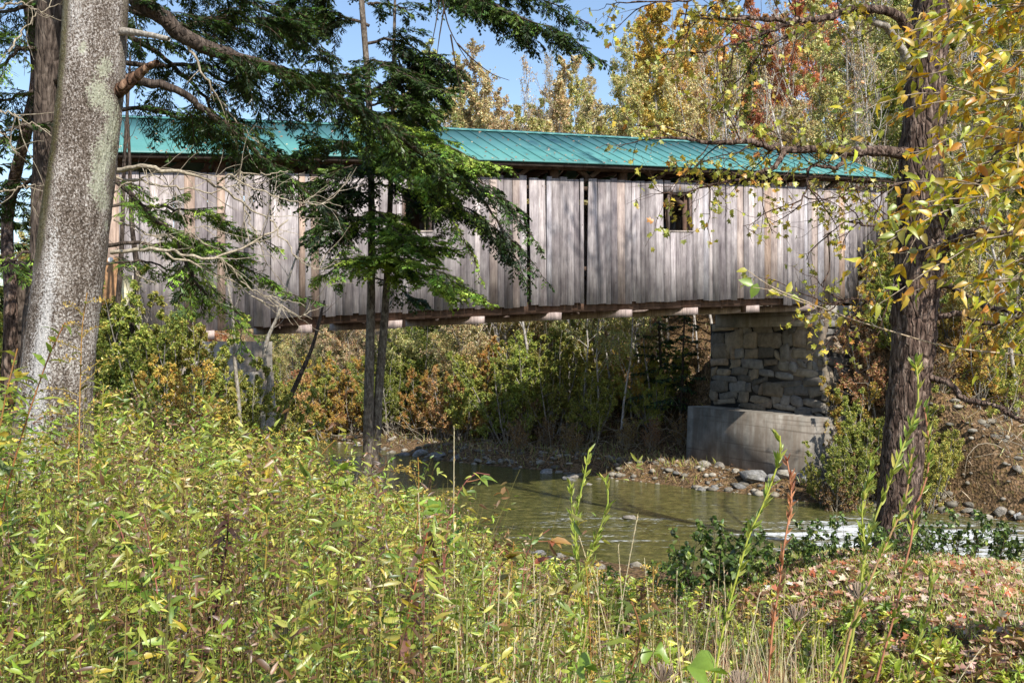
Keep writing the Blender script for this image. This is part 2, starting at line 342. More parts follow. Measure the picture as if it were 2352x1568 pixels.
# ------------------------------------------------------------------ covered bridge
ZE,ZR,ZT,ZB,ZF=10.168,11.64,9.733,6.033,5.80
br=thing('covered_bridge','long covered wooden bridge with weathered grey board sides and green metal roof over the river','covered bridge',(0,0,0))
WID=5.7; E_=.45
def tl(u,l=0.0):                                                             # bridge station seen at picture column u
    k=(u-W0/2)/F0; return (k*(DB+ca*l)+sa*l)/(ca-k*sa)
def grb(mb,t0,t1,l0,l1,z0,z1,col=(1,1,1),seg=1,rg=None,j=0,lean=0):
    for a,b in zip(np.linspace(t0,t1,seg+1)[:-1],np.linspace(t0,t1,seg+1)[1:]):
        P=np.array([B(a,l0,z0),B(b,l0,z0),B(b,l1,z0),B(a,l1,z0),B(a+lean,l0,z1),B(b+lean,l0,z1),B(b+lean,l1,z1),B(a+lean,l1,z1)])
        if j: P+=rg.normal(size=P.shape)*j
        box8(mb,P,col)
T0,T1=-10.75,13.35
WINS=[(tl(925),tl(991),.0,.0),(tl(1536),tl(1588),.0,.0)]
WZ=[(None),(None)]
def zat(u,v,l=0.0):
    t=tl(u,l); y=DB+sa*t+ca*l; return CZ-(v-H0/2)/F0*y-grade(t)
WINZ=[(zat(958,530),zat(958,449)),(zat(1562,530),zat(1562,443))]
def siding(l,side,seed,wins,slits):
    rg=R(seed); mb=MB(); t=T0; out=-1 if side=='near' else 1
    base=[(178,170,168),(192,184,182),(160,152,150),(204,194,190),(188,172,162),(192,168,150),(146,138,138),(184,180,182)]
    while t<T1+1.15:
        wd=rg.uniform(.15,.30); 
        if t+wd>T1 and t<T1: wd=T1-t
        tapb=tapt=0
        if side=='near':
            for s0,s1,tb_,tt_ in ((tl(1341),tl(1354),.11,0),(tl(1210),tl(1219),0,.06)):
                if t<s0-.02 and t+wd>s0-.1: wd=s0-t
                elif abs(t-s0)<.02: t=s1; tapb,tapt=tb_,tt_
        k=ss(np.array(t),6,11)*.5+ss(np.array(-t),2,8)*.35
        c=.84*np.array([.98,1.0,1.0])*np.array(lin(*base[rg.choice(8,p=np.array([.2,.18,.14,.14,.1+.06*k,.05+.15*k,.09,.1])/sum([.2,.18,.14,.14,.1+.06*k,.05+.15*k,.09,.1]))]))*rg.uniform(.85,1.2)
        zt=ZT+rg.normal()*.012; zb=ZB+rg.normal()*.02
        if t>tl(1795) or t<tl(620): zb-=.22
        if rg.random()<.06: zt+=.06
        slant=0; lo=l+out*(.02+rg.random()*.012); li=l
        gap=.004+.006*rg.random(); lean=rg.normal()*.012-.02
        a,b=t,t+wd-gap
        spans=[(zb,zt)]
        if t>=T1-.01:                                                         # portal shelter panel, cut on the slant
            f=(t-T1)/1.15; spans=[(ZB+1.0+f*1.25,zt)]; slant=1.25*wd/1.15
        for (w0,w1,_,_),(z0,z1) in zip(wins,WINZ):
            if b>w0 and a<w1:
                aa,bb=a,b
                spans=[(zb,z0),(z1,zt)]
        for z0,z1 in spans:
            ln=lean*(z1-z0)/3.7
            cc=np.repeat(c[None],8,0)
            P=np.array([B(a-tapb,lo,z0),B(b,lo,z0+slant+rg.normal()*.006),B(b,li,z0+slant),B(a-tapb,li,z0),B(a+ln-tapt,lo,z1),B(b+ln,lo,z1+rg.normal()*.006),B(b+ln,li,z1),B(a+ln-tapt,li,z1)])
            if l>1: P=P[[1,0,3,2,5,4,7,6]] if False else P
            box8(mb,P,cc)
        t+=wd
    return mb
siding(0,'near',5,WINS,None).build('board_siding',M['board'],br)
W2=[(tl(1546,WID),tl(1577,WID),0,0),(-99,-98,0,0)]
_z=WINZ; WINZ=[(zat(1560,482,WID),zat(1560,440,WID)),(_z[0][0],_z[0][1])]
siding(WID,'far',6,W2,None).build('board_siding',M['board'],br)
WINZ=_z
for (w0,w1,_,_),(z0,z1) in zip(WINS,WINZ):
    fr=MB(); c=lin(120,106,98)
    grb(fr,w0-.02,w0+.05,.01,.11,z0,z1,c); grb(fr,w1-.05,w1+.02,.01,.11,z0,z1,c); grb(fr,w0-.02,w1+.02,.01,.11,z1-.06,z1+.02,c)
    wo=fr.build('window_frame',M['board'],br)
    s=MB(); grb(s,w0-.03,w1+.03,-.045,.13,z0-.045,z0+.002,lin(175,165,155)); s.build('sill',M['board'],wo)
# roof
rf=MB(); n=60; ts=np.linspace(-11.7,14.62,n); WM=2.853
RL,EL=WM,-E_
def roofslab(l0,z0,l1,z1,th=.05):
    V=[];F=[]
    for t in ts: V+= [B(t,l0,z0),B(t,l1,z1),B(t,l1,z1-th),B(t,l0,z0-th)]
    for k in range(n-1):
        a=k*4
        for q in range(4): F.append([a+q,a+(q+1)%4,a+4+(q+1)%4,a+4+q])
    F.append([0,3,2,1]); F.append([4*n-4,4*n-3,4*n-2,4*n-1])
    rf.add(np.array(V),[np.array(F)])
roofslab(EL,ZE,RL,ZR); roofslab(2*WM-EL,ZE,RL+.001,ZR)
rf.build('roof',M['roof'],br)
s=MB(); t0s=-.1438; S_=.4847
for k in range(-24,31):
    t=t0s+k*S_
    if not -11.7<t<14.6: continue
    for l0,l1 in ((EL+.01,RL-.08),(2*WM-EL-.01,RL+.08)):
        fz=lambda l: ZE+(ZR-ZE)*(1-abs(l-RL)/(RL-EL))
        P=np.array([B(t-.012,l0,fz(l0)-.01),B(t+.012,l0,fz(l0)-.01),B(t+.012,l1,fz(l1)-.01),B(t-.012,l1,fz(l1)-.01)]); Q=P+np.array([0,0,.045]); box8(s,np.vstack([P,Q]))
s.build('roof_seam',M['roof'],bpy.data.objects['roof'])
rc=MB()
for a,b in zip(ts[:-1],ts[1:]):
    for sgn in (-1,1):
        P=np.array([B(a,RL+sgn*.17,ZR-.065+.05),B(b,RL+sgn*.17,ZR-.065+.05),B(b,RL,ZR+.055),B(a,RL,ZR+.055)]); box8(rc,np.vstack([P-[0,0,.04],P]))
rc.build('ridge_cap',M['roof'],bpy.data.objects['roof'])
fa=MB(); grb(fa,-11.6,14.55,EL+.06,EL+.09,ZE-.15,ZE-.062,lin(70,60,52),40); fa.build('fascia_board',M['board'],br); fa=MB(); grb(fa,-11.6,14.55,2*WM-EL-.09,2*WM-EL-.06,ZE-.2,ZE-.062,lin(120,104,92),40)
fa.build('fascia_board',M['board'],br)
rg=R(3); td=lin(150,130,115)
for l in (.14,WID-.32):
    m=MB(); grb(m,T0+.02,T1+.9,l,l+.18,ZE-.12-.02,ZE+.02,(.9,.8,.75),30); m.build('top_plate',M['timber'],br)
    m=MB(); grb(m,T0+.3,T1-.3,l,l+.2,ZB-.22,ZB+.12,(.75,.66,.6),30); m.build('bottom_chord',M['timber'],br)
m=MB()
for z in (ZB+1.0,ZB+3.38):
    for l in (.03,WID-.13):
        m=MB(); grb(m,T0+.02,T1-.02,l,l+.1,z,z+.12,(.8,.8,.8),30); m.build('nailing_girt',M['timber'],br)
tb=-5.9767; FBS=2.447
for k in range(-1,8):
    t=tb+k*FBS
    m=MB(); grb(m,t-.105,t+.105,-.26,WID+.24,ZF-.20,ZF+.02,lin(190,174,164),1,rg,.008); m.build('floor_beam',M['board'],br)
m=MB(); grb(m,T0,T1,.36,WID-.35,ZB+.05,ZB+.13,(1,.9,.8),30); m.build('floor_deck',M['timber'],br)
for i_,t in enumerate(np.arange(T0+.25,T1,2.447*.98)):
    for l in (.15,WID-.35):
        m=MB(); grb(m,t-.13,t+.13,l+.0,l+.2,ZB-.42 if 1<i_<9 else ZB,ZE-.14,(1.1,1,.95),1,rg,.004); m.build('truss_post',M['timber'],br)
    m=MB(); grb(m,t-.1,t+.1,.1,WID-.1,ZE-.13,ZE+.03,(1,.9,.85)); m.build('tie_beam',M['timber'],br)
    for sgn in (-1,1):
        if i_==0 and sgn<0: continue
        for l in (.17,WID-.33):
            m=MB(); P=[];a=t;b=t+sgn*1.6*(1 if i_<5 else 1)
            A=B(a,l,ZE-1.3);C=B(b,l,ZE-.15);h=np.array([0,0,.16]);dl=B(0,.15,0)-B(0,0,0)
            box8(m,np.array([A,C,C+dl,A+dl,A+h,C+h,C+dl+h,A+dl+h])); m.build('knee_brace',M['timber'],br)
m=MB()
for t in np.arange(T0,T1+1,.75):
    for sgn in (-1,1):
        A=B(t,RL+sgn*(RL-EL-.12),ZE-.06-.11);C=B(t,RL,ZR-.19);w_=B(.1,0,grade(0))-B(0,0,0);h=np.array([0,0,.11])
        box8(m,np.array([A,A+w_,C+w_,C,A+h,A+w_+h,C+w_+h,C+h]))
m.build('rafter',M['timber'],br)

# ------------------------------------------------------------------ abutments
def stoneface(mb,org,du,nrm,W_,H_,rg,sz=(.25,1.3),hh=(.16,.56),holes=None):
    """courses of irregular quarried stones: org lower corner, du along, nrm outwards"""
    z=0
    G=6; a=np.array([-1,-.93,-.45,.45,.93,1])
    while z<H_:
        h=rg.uniform(*hh); h=min(h,H_-z+.1); x=-rg.random()*.2
        while x<W_:
            w_=rg.uniform(*sz)*(1.4 if h<.22 else 1); w_=min(w_,W_-x+.12)
            uu,vv=np.meshgrid(a,a); r=np.maximum(np.abs(uu),np.abs(vv)); bul=rg.uniform(.02,.07)*(1-r**4)-.09*(r>.99)
            bul=bul+rg.normal(size=bul.shape)*.012+rg.uniform(-.04,.07)
            q=1-rg.uniform(.02,.2)*(np.abs(uu)*np.abs(vv))**2
            du_=uu*q*(w_/2-.002)+vv*rg.normal()*.035+rg.normal(size=uu.shape)*.012; hs=rg.uniform(.75,1.45); oz=rg.normal()*.04; dv=oz+vv*q*(h/2*hs-.002)+uu*rg.normal()*.05*(1+uu*vv)+rg.normal(size=uu.shape)*.010
            P=org+du*(x+w_/2+du_)[...,None]+np.array([0,0,1.])*(z+h/2+dv)[...,None]+nrm*bul[...,None]
            i=np.arange(G-1)[:,None]*G+np.arange(G-1)[None]
            c=np.array([(1,.98,.93),(.9,.93,.98),(1.1,1.0,.85),(.75,.74,.72),(1.2,1.05,.9)][rg.choice(5)])*rg.uniform(.42,.85)
            mb.add(P,[np.stack([i,i+1,i+G+1,i+G],-1).reshape(-1,4)],c)
            x+=w_
        z+=h
ab=thing('stone_abutment','dry laid stone abutment on a stained concrete footing under the far end of the bridge','abutment',(0,0,0))
rg=R(11); TA=11.78; up=np.array([0,0,1.])
Ax=np.array([ca,sa,0]); Nn=np.array([-sa,ca,0])
def Bf(t,l,z): p=B(t,l,0); p[2]=z; return p
m=MB(); P=[]
for z in (2.35,5.75):
    for t,l in ((TA,-.05),(18,-.05),(18,6.1),(TA,6.1)): P.append(Bf(t,l,z))
box8(m,np.array(P),(.08,.08,.08)); m.build('wall_core',M['stone'],ab)
m=MB(); stoneface(m,Bf(TA-.02,5.95,2.4),-Nn,-Ax,6.0,3.25,rg); m.build('stone_wall',M['stone'],ab)
m=MB(); stoneface(m,Bf(TA,-.07,2.0),Ax,-Nn,5.2,3.65,rg); m.build('stone_wall',M['stone'],ab)
def fbox(mb,t0,t1,l0,l1,z0,z1,rg=None,j=0,col=(1,1,1)):
    P=np.array([Bf(t,l,z) for z in (z0,z1) for t,l in ((t0,l0),(t1,l0),(t1,l1),(t0,l1))])
    if j:P+=rg.normal(size=P.shape)*j
    box8(mb,P,col)
m=MB(); fbox(m,TA+.12,14.6,-.02,5.75,5.60,6.28); fbox(m,TA-.15,TA+.12,.3,5.6,5.58,6.2); m.build('bridge_seat',M['concrete'],ab)
m=MB()
P=[];
for z,o in ((-.3,.12),(2.52,0)):
    for t,l in ((TA-.95-o,-.6-o),(15,-.6-o),(15,6.3),(TA-.95-o,6.3)): P.append(Bf(t,l,z))
box8(m,np.array(P)); m.build('footing',M['concrete'],ab)
ww=thing('wing_wall','tapered concrete wing wall beside the road end of the bridge','wall',(0,0,0))
m=MB(); pts=[(T1+.12,4.2),(T1+.12,7.15),(T1+.55,7.15),(T1+1.1,6.9),(T1+3.6,5.6),(T1+3.6,4.2)]
V=[Bf(t,-.3,z) for t,z in pts]+[Bf(t,.05,z) for t,z in pts]; k=len(pts)
F4=[[q,(q+1)%k,(q+1)%k+k,q+k] for q in range(k)]+[[0,5,4,3],[3,2,1,0][::-1][:4]]
F4=[[q,(q+1)%k,(q+1)%k+k,q+k] for q in range(k)]+[[0,1,2,3],[0,3,4,5],[6,9,8,7],[6,11,10,9]]
m.add(np.array(V),[np.array(F4)]); o=m.build('concrete_wall',M['concrete'],ww)
gr_=thing('guard_rail','grey timber guard rail with square posts at the road end','guard rail',tuple(Bf(T1+1,0,6.4)))
gl=np.array(gr_.location)
def gp(t,l,z): return Bf(t,l,z)-gl
for tt in (T1+1.25,T1+2.35,T1+3.6):
    m=MB(); box8(m,np.array([gp(t,l,z) for z in (6.2,7.62) for t,l in ((tt,.25),(tt+.2,.25),(tt+.2,.45),(tt,.45))]),(1.5,1.45,1.35)); po=m.build('post',M['timber'],gr_)
    s=MB(); tube(s,[gp(tt+.1,.25,7.47),gp(tt+.1,.22,7.47)],[.035,.035],8,(3,3,3)); s.build('bolt',M['timber'],po)
m=MB(); box8(m,np.array([gp(t,l,z) for z in (7.25,7.65) for t,l in ((T1+.75,.46),(T1+6,.46),(T1+6,.6),(T1+.75,.6))]),(.8,.7,.65)); m.build('rail',M['timber'],gr_)
la=thing('concrete_abutment','pale concrete abutment behind brush at the near end of the bridge','abutment',(0,0,0))
m=MB(); fbox(m,-12.5,-6.9,-.25,5.9,-.3,5.05); m.build('wall_block',M['concrete'],la)
m=MB(); P=[Bf(t,l,z) for z,(a,b) in ((-.3,(-1.9,.5)),(4.3,(-.55,0))) for t,l in ((-8.2,-.26+a),(-7.0,-.26+a),(-7.0,-.26),(-8.2,-.26))]
box8(m,np.array(P)); m.build('buttress',M['concrete'],la)
pp=thing('timber_post','yellowish timber post with a round white reflector beside the bridge end','post',tuple(at(247,700,21.5)))
pl=np.array(pp.location)
m=MB(); a=at(232,592,21.5)-pl; b=at(264,820,21.5)-pl; box(m,(a[0],0,b[2]-.6),(b[0],.3,a[2]),(2.6,2.2,1.5)); m.build('post',M['timber'],pp)
m=MB(); c=at(255,597,21.35)-pl; tube(m,[c,c+[0,-.05,0]],[.055,.05],12,(1,1,1)); q=np.array([c+[.05*math.cos(x),-.052,.05*math.sin(x)] for x in np.arange(12)*math.pi/6]+[c+[0,-.056,0]]); m.add(q,[np.array([[12,(i+1)%12,i] for i in range(12)])],(1,1,1))
m.build('reflector',flat('white_plastic',(.8,.8,.8),.4),pp)
sg=thing('pointed_board','cream board with tapered lower end hung between two thin dark trunks','board',tuple(at(287,640,20.5)))
m=MB(); pl=np.array(sg.location); pts=[at(u,v,20.5)-pl for u,v in ((272,633),(304,633),(303,668),(292,700),(285,704),(279,672))]
V=[p for p in pts]+[p+[0,.04,0] for p in pts]; m.add(np.array(V),[np.array([[0,1,2,5],[6,11,8,7]]+[[q,(q+1)%6+0,(q+1)%6+6,q+6] for q in range(6)]),np.array([[5,2,3],[5,3,4],[11,9,8],[11,10,9]])],(1,.97,.85))
m.build('board_face',flat('cream_paint',lin(225,215,190),.6),sg)
#@@PLANTS
# ------------------------------------------------------------------ plant generators
def grow(p,d,L,n,rg,wob=.15,up=0.0,droop=0.0):
    P=[np.array(p,float)]; d=unit(np.array(d,float)); st=L/n
    for k in range(n):
        d=unit(d+rg.normal(size=3)*wob+np.array([0,0,up-droop*k/n])); P.append(P[-1]+d*st)
    return np.array(P)
def along(P,f):
    f=np.clip(f,0,1)*(len(P)-1); i=min(int(f),len(P)-2); return P[i]+(P[i+1]-P[i])*(f-i), unit(P[i+1]-P[i])
def side(d,rg,ang):
    a=rg.normal(size=3); a=unit(a-d*(a@d)); return unit(d*math.cos(ang)+a*math.sin(ang))
def deciduous(seed,H,r0,first=.3,nl=14,ll=.36,la=.8,tw=6,lp=14,ls=.13,pal=None,wts=None,stems=1,up=.10,shape='rhomb',spread=.35,twr=.008,kk=6,var=.22,sub=5):
    """wood and leaf meshes of a broadleaf tree standing on the origin"""
    rg=R(seed); wd=MB(); lf=MB(); LP=[];
    for s_ in range(stems):
        b=np.array([rg.normal()*.12,rg.normal()*.12,-.3])*(stems>1)+np.array([0,0,-.3*(stems==1)])
        d=np.array([rg.normal()*(.05+.22*(stems>1)),rg.normal()*(.05+.22*(stems>1)),1])
        h=H*rg.uniform(.75,1) if stems>1 else H
        T=grow(b,d,h,14,rg,.05,.05); rr=r0*(1-np.linspace(0,1,15)**1.1*.9); tube(wd,T,rr,kk,(1,1,1))
        for q in range(nl):
            f=first+(1-first)*((q+rg.random())/nl); p,dd=along(T,f); L=H*ll*(1.05-f*.75)*rg.uniform(.6,1.2)
            Lb=grow(p,side(dd,rg,la*rg.uniform(.7,1.2)),L,6,rg,.14,up); r1=max(r0*(1-f*.85)*.42,twr*1.3); tube(wd,Lb,np.linspace(r1,twr,7),4)
            for w_ in range(tw):
                g_=.25+.75*(w_+rg.random())/tw; p2,d2=along(Lb,g_); L2=L*.42*rg.uniform(.5,1.2)*(1.2-g_*.5)
                Tw=grow(p2,side(d2,rg,.75),L2,4,rg,.2,up); tube(wd,Tw,np.linspace(twr*.9,twr*.35,5),3)
                for s2 in range(sub):
                    p3,d3=along(Tw,rg.uniform(.2,1)); m=lp
                    q3=p3+side(d3,rg,.8)*rg.uniform(.1,.45)*L2
                    LP.append(p3+(q3-p3)*rg.random((m,1))+rg.normal(size=(m,3))*spread*.28*min(1,L2))
    LP=np.concatenate(LP) if lp else np.zeros((0,3)); n=len(LP)
    if n:
        D=rdir(rg,n)-np.array([0,0,.5]); N=rdir(rg,n)+np.array([0,0,.8])
        leaves(lf,LP,D,N,ls*rg.uniform(.6,1.25,n),ls*rg.uniform(.5,.8,n),shape,palette(rg,n,pal,wts,var),.15)
    return wd,lf
YG=[(198,192,136),(172,174,108),(212,194,138),(150,152,96),(202,172,120)]
def sethid(o): COL.objects.unlink(o)
def protos(wd,lf,bark,leaf='leafbg',names=('trunk','crown')):
    a=wd.build(names[0],bark,smooth=True); COL.objects.unlink(a); r=[(names[0],a.data)]
    if lf is not None and lf.n: b=lf.build(names[1],leaf if not isinstance(leaf,str) else M[leaf]); COL.objects.unlink(b); r.append((names[1],b.data))
    return r
# ---- hemlock sprays
HW=1.15
HG=[(46,66,28),(62,86,34),(38,54,28),(88,112,44),(30,42,24)]
HB=[(116,144,52),(144,168,66),(94,122,48),(160,182,80),(72,98,42)]
def spray(wd,lf,p,d,L,rg,pal,flat_n,tw=.045,dens=1.0,hang=.35,depth=0,wts=(4,4,2,2,1)):
    """one flat hemlock twig with side twiglets set with needle rows"""
    n=max(3,int(L/.10)); T=grow(p,d,L,n,rg,.07,0,hang); tube(wd,T,np.linspace(.0035+L*.004,.0015,n+1),3,(.75,.6,.5))
    s=np.arange(.04,L,tw/dens); 
    if len(s)==0: return
    f=s/L*(n); i=np.minimum(f.astype(int),n-1); P=T[i]+(T[i+1]-T[i])*(f-i)[:,None]; D=unit(T[i+1]-T[i])
    S=unit(np.cross(D,flat_n+rg.normal(size=3)*.15)); sg=np.where(np.arange(len(s))%2,1,-1)[:,None]
    env=np.clip((1-s/L)*1.4+.25,0,1); LL=np.minimum(.16,.05+.22*L)*env*rg.uniform(.6,1.3,len(s))
    Dd=unit(D*.75+S*sg*.8+np.array([0,0,-.18])+rg.normal(size=D.shape)*.14)
    c=palette(rg,1,pal,wts,.15)*np.exp(rg.normal(size=(len(s),1))*.18)
    # each twiglet: central strip plus two needle-row strips
    N=np.broadcast_to(flat_n,D.shape)+rg.normal(size=D.shape)*.35
    ww=HW; leaves(lf,P,Dd,N,LL,.013*ww,'strip',c,.2)
    for a_,b_,e_ in ((.25,1,.62),(.25,-1,.62),(.5,1,.5),(.5,-1,.5),(.72,1,.35),(.72,-1,.35)):
        S2=unit(np.cross(N,Dd)); leaves(lf,P+Dd*(LL*a_)[:,None],Dd*.8+S2*b_*.7+rg.normal(size=D.shape)*.1,N,LL*e_,.012*ww,'strip',c*rg.uniform(.85,1.2),.2)
def hembranch(wd,lf,pts,r0,rg,pal,reach=.9,step=.14,start=.1,hang=.35,dens=1.0,fn=(0,0,1),k=6,tipr=.004,droop=-.1,wts=(4,4,2,2,1),shaft=None,density=1.0):
    P=resample(np.array(pts),max(8,int(len(pts)*5))); L=np.linalg.norm(np.diff(P,axis=0),axis=1).sum()
    P[1:-1]+=rg.normal(size=(len(P)-2,3))*.012
    tube(wd,P,np.linspace(r0,tipr,len(P))+0,k,(1,1,1) if shaft is None else shaft,.05,rg); fn=np.array(fn,float)
    m=int(L*(1-start)/step*density*2.1)
    for q in range(m):
        f=start+(1-start)*(q+rg.random()*.8)/m; p,d=along(P,f); e=min(1,(1-f)*1.8+.35)
        s_=unit(np.cross(d,fn)); sg=1 if q%2 else -1
        dd=unit(d*rg.uniform(.35,.8)+s_*sg*rg.uniform(.6,1)+np.array([0,0,droop+rg.normal()*.18]))
        Lq=reach*e*rg.uniform(.4,1.1)
        spray(wd,lf,p,dd,Lq,rg,pal,fn,hang=hang,dens=dens,wts=wts)
        if Lq>.45:
            for _ in range(int(Lq/.16)):
                u_=rg.uniform(.15,.75); T_=p+dd*Lq*u_-np.array([0,0,1])*hang*.3*Lq*u_*u_
                spray(wd,lf,T_,unit(dd+s_*rg.choice([-1,1])*.6+d*.5+np.array([0,0,-.1])),Lq*(1-u_)*.75,rg,pal,fn,hang=hang,dens=dens,wts=wts)
    spray(wd,lf,P[-2],unit(P[-1]-P[-2]),reach*.4,rg,pal,fn,hang=hang,dens=dens,wts=wts)
def scr(pts): return np.array([at(*p) for p in pts])

# ================================================================== far side: trees on the hillside
fp={}
def reg(key,*a,bark='bark_grey',leaf='leafbg',**k):
    wd,lf=deciduous(*a,**k); fp[key]=protos(wd,lf,M[bark],leaf)
PT=[(214,200,158),(196,182,138),(178,170,124),(204,172,128),(166,142,112)]
reg('yellowgreen0',21,12,.11,first=.15,nl=28,ll=.30,tw=8,lp=17,ls=.12,pal=YG,wts=(4,4,3,2,1))
reg('yellowgreen1',22,14,.12,first=.12,nl=30,ll=.27,tw=8,lp=16,ls=.12,pal=YG,wts=(3,4,2,3,1))
reg('pale0',23,12,.10,first=.15,nl=28,ll=.28,tw=8,lp=15,ls=.115,pal=PT,wts=(4,3,3,2,1))
reg('pale1',24,13,.10,first=.12,nl=28,ll=.26,tw=8,lp=12,ls=.11,pal=PT,wts=(2,3,3,3,2))
reg('golden0',25,13,.13,first=.25,nl=30,ll=.24,tw=8,lp=17,ls=.12,pal=[(214,172,84),(198,154,72),(218,186,104),(180,160,84)],wts=(4,3,2,2))
reg('orange0',26,12,.12,first=.3,nl=28,ll=.28,tw=8,lp=14,ls=.115,pal=[(206,146,104),(196,130,92),(210,160,104),(184,140,94)],wts=(3,2,3,2))
reg('bare0',27,14,.10,first=.25,nl=26,ll=.26,la=.6,tw=8,sub=3,lp=1,ls=.09,pal=PT,wts=(1,1,1,1,3),bark='bark_pale',twr=.012,up=.22)
reg('bare1',28,13,.09,first=.3,nl=24,ll=.24,la=.55,tw=8,sub=3,lp=2,ls=.09,pal=PT,wts=(1,1,1,2,3),bark='bark_pale',twr=.012,up=.25)
reg('birch0',29,10,.06,first=.3,nl=16,ll=.25,tw=6,lp=9,ls=.10,pal=YG,wts=(2,4,1,4,1),bark='bark_pale')
reg('green0',30,11,.1,first=.15,nl=22,ll=.3,lp=13,ls=.13,pal=[(92,112,48),(112,128,54),(76,92,44),(140,142,62)],wts=(3,3,2,2))
def conif(seed,H,rr,pal,nb=46,ls=.2):
    rg=R(seed); wd=MB(); lf=MB(); T=grow([0,0,-.3],[0,0,1],H,10,rg,.01); tube(wd,T,np.linspace(rr,.02,11),6)
    PP=[];DD=[];LL=[]
    for q in range(nb):
        f=.12+.88*(q+rg.random())/nb; p,_=along(T,f); L=H*.26*(1.08-f)*rg.uniform(.75,1.15); a=q*2.4+rg.random(); d=np.array([math.cos(a),math.sin(a),.05-.3*(1-f)])
        Lb=grow(p,d,L,5,rg,.08,.04); tube(wd,Lb,np.linspace(.03*(1.1-f),.006,6),3)
        m=int(150*L/3)+12; u=rg.random(m)**.8*(len(Lb)-1); i=np.minimum(u.astype(int),len(Lb)-2); P=Lb[i]+(Lb[i+1]-Lb[i])*(u-i)[:,None]; D=unit(Lb[i+1]-Lb[i])
        S=np.cross(D,[0,0,1]); sg=rg.choice([-1,1],m)[:,None]; w_=(1.2-u/(len(Lb)-1))*L*.30*rg.random(m)
        P=P+S*sg*w_[:,None]*1.0+np.array([0,0,-1])*(w_*.25)[:,None]; PP.append(P); DD.append(unit(D*.7+S*sg*.8+np.array([0,0,-.3])))
    P=np.concatenate(PP); D=np.concatenate(DD); n=len(P)
    leaves(lf,P,D+rg.normal(size=D.shape)*.15,rdir(rg,n)*.35+[0,0,1],ls*rg.uniform(.7,1.5,n),ls*.32,'rhomb',palette(rg,n,pal,(3,3,2,2,1),.25),.3)
    return wd,lf
wd,lf=conif(41,11,.13,HG); fp['evergreen0']=protos(wd,lf,M['bark_dark'],'needle')
wd,lf=conif(42,8,.1,HG,36); fp['evergreen1']=protos(wd,lf,M['bark_dark'],'needle')
LOOK={'yellowgreen':('yellow-green leafy tree','tree'),'pale':('straw-coloured half-bare tree','tree'),'golden':('golden-orange leafy tree','tree'),
 'orange':('red-orange leafy tree','tree'),'bare':('pale bare tree','tree'),'birch':('slender pale-stemmed yellow-green tree','tree'),
 'green':('dull green leafy tree','tree'),'evergreen':('dark evergreen tree','evergreen tree')}
NAME={'yellowgreen':'broadleaf_tree','pale':'broadleaf_tree','golden':'maple_tree','orange':'maple_tree','bare':'bare_tree','birch':'birch_tree','green':'broadleaf_tree','evergreen':'evergreen_tree'}
ORD=['first','second','third','fourth','fifth','sixth','seventh','eighth','ninth','tenth','eleventh','twelfth','thirteenth','fourteenth','fifteenth','sixteenth','seventeenth','eighteenth','nineteenth','twentieth']
def ordn(k): return ORD[k] if k<20 else (['twenty','thirty','forty','fifty','sixty'][k//10-2]+('-'+ORD[k%10-1] if k%10 else 'th')).replace('tyth','tieth')
bg=[]   # (key,x,y,scale,zone)
def addt(key,u,y,sc,zone,dz=0,rzv=None):
    x=(u-W0/2)/F0*y; bg.append([key,x,y,sc,zone,u])
rg=R(77)
def t_l(x,y): return ca*x+sa*(y-DB), -sa*x+ca*(y-DB)
# hillside above the roof, in depth rows; kinds follow the patches of colour in the photograph
def kindat(u,row,rg):
    r=rg.random()
    if u<1180: return 'pale' if r<.55 else ('yellowgreen' if r<.8 else 'bare')
    if u<1480: return 'yellowgreen' if r<.42 else ('pale' if r<.76 else 'bare')
    if u<1640: return 'golden' if r<.42 else ('yellowgreen' if r<.75 else 'pale')
    if u<1950: return 'pale' if r<.25 else ('orange' if r<.45 and row>0 else ('yellowgreen' if r<.62 else ('bare' if r<.9 else 'green')))
    return 'bare' if r<.42 else ('green' if r<.62 else ('yellowgreen' if r<.82 else 'pale'))
for row,(y0,n,sc0) in enumerate([(48,20,.80),(54,20,.85),(61,21,.9),(69,21,.95),(79,21,1.0),(92,19,1.1)]):
    for k in range(n):
        u=990+(2480-990)*(k+rg.random())/n; y=y0*rg.uniform(.95,1.06)
        top=np.interp(u,[1000,1100,1250,1330,1480,1600,1900,2400],[1.0,1.05,.92,.95,1.05,1.1,1.15,1.15])
        bg.append([kindat(u,row,rg),(u-W0/2)/F0*y,y,sc0*top*rg.uniform(.95,1.25),'above the bridge roof' if u<2040 else 'on the hill behind the rough trunk',u])
for k in range(20): addt(['pale','yellowgreen','bare','pale'][k%4],985+290*(k+rg.random())/20,rg.uniform(54,84),rg.uniform(1.15,1.45),'above the bridge roof')
for u,y,s_ in ((1545,60,1.45),(1560,72,1.5),(1530,84,1.6)): addt('golden',u,y,s_*.92,'above the bridge roof')
for u,y,s_ in ((1790,64,1.15),(1850,76,1.25),(1760,88,1.25)): addt('orange',u,y,s_,'above the bridge roof')
for u in (1950,1990,2010,1900,2200,2260,2120,1180,1300,1690,1730): addt('bare',u,rg.uniform(46,54),rg.uniform(.85,1.1),'above the bridge roof' if u<2040 else 'on the hill behind the rough trunk')
for u,y,s_ in ((1630,90,1.2),(2330,60,1.0),(2230,75,1.1)): addt('evergreen',u,y,s_,'above the bridge roof' if u<2040 else 'on the hill behind the rough trunk')
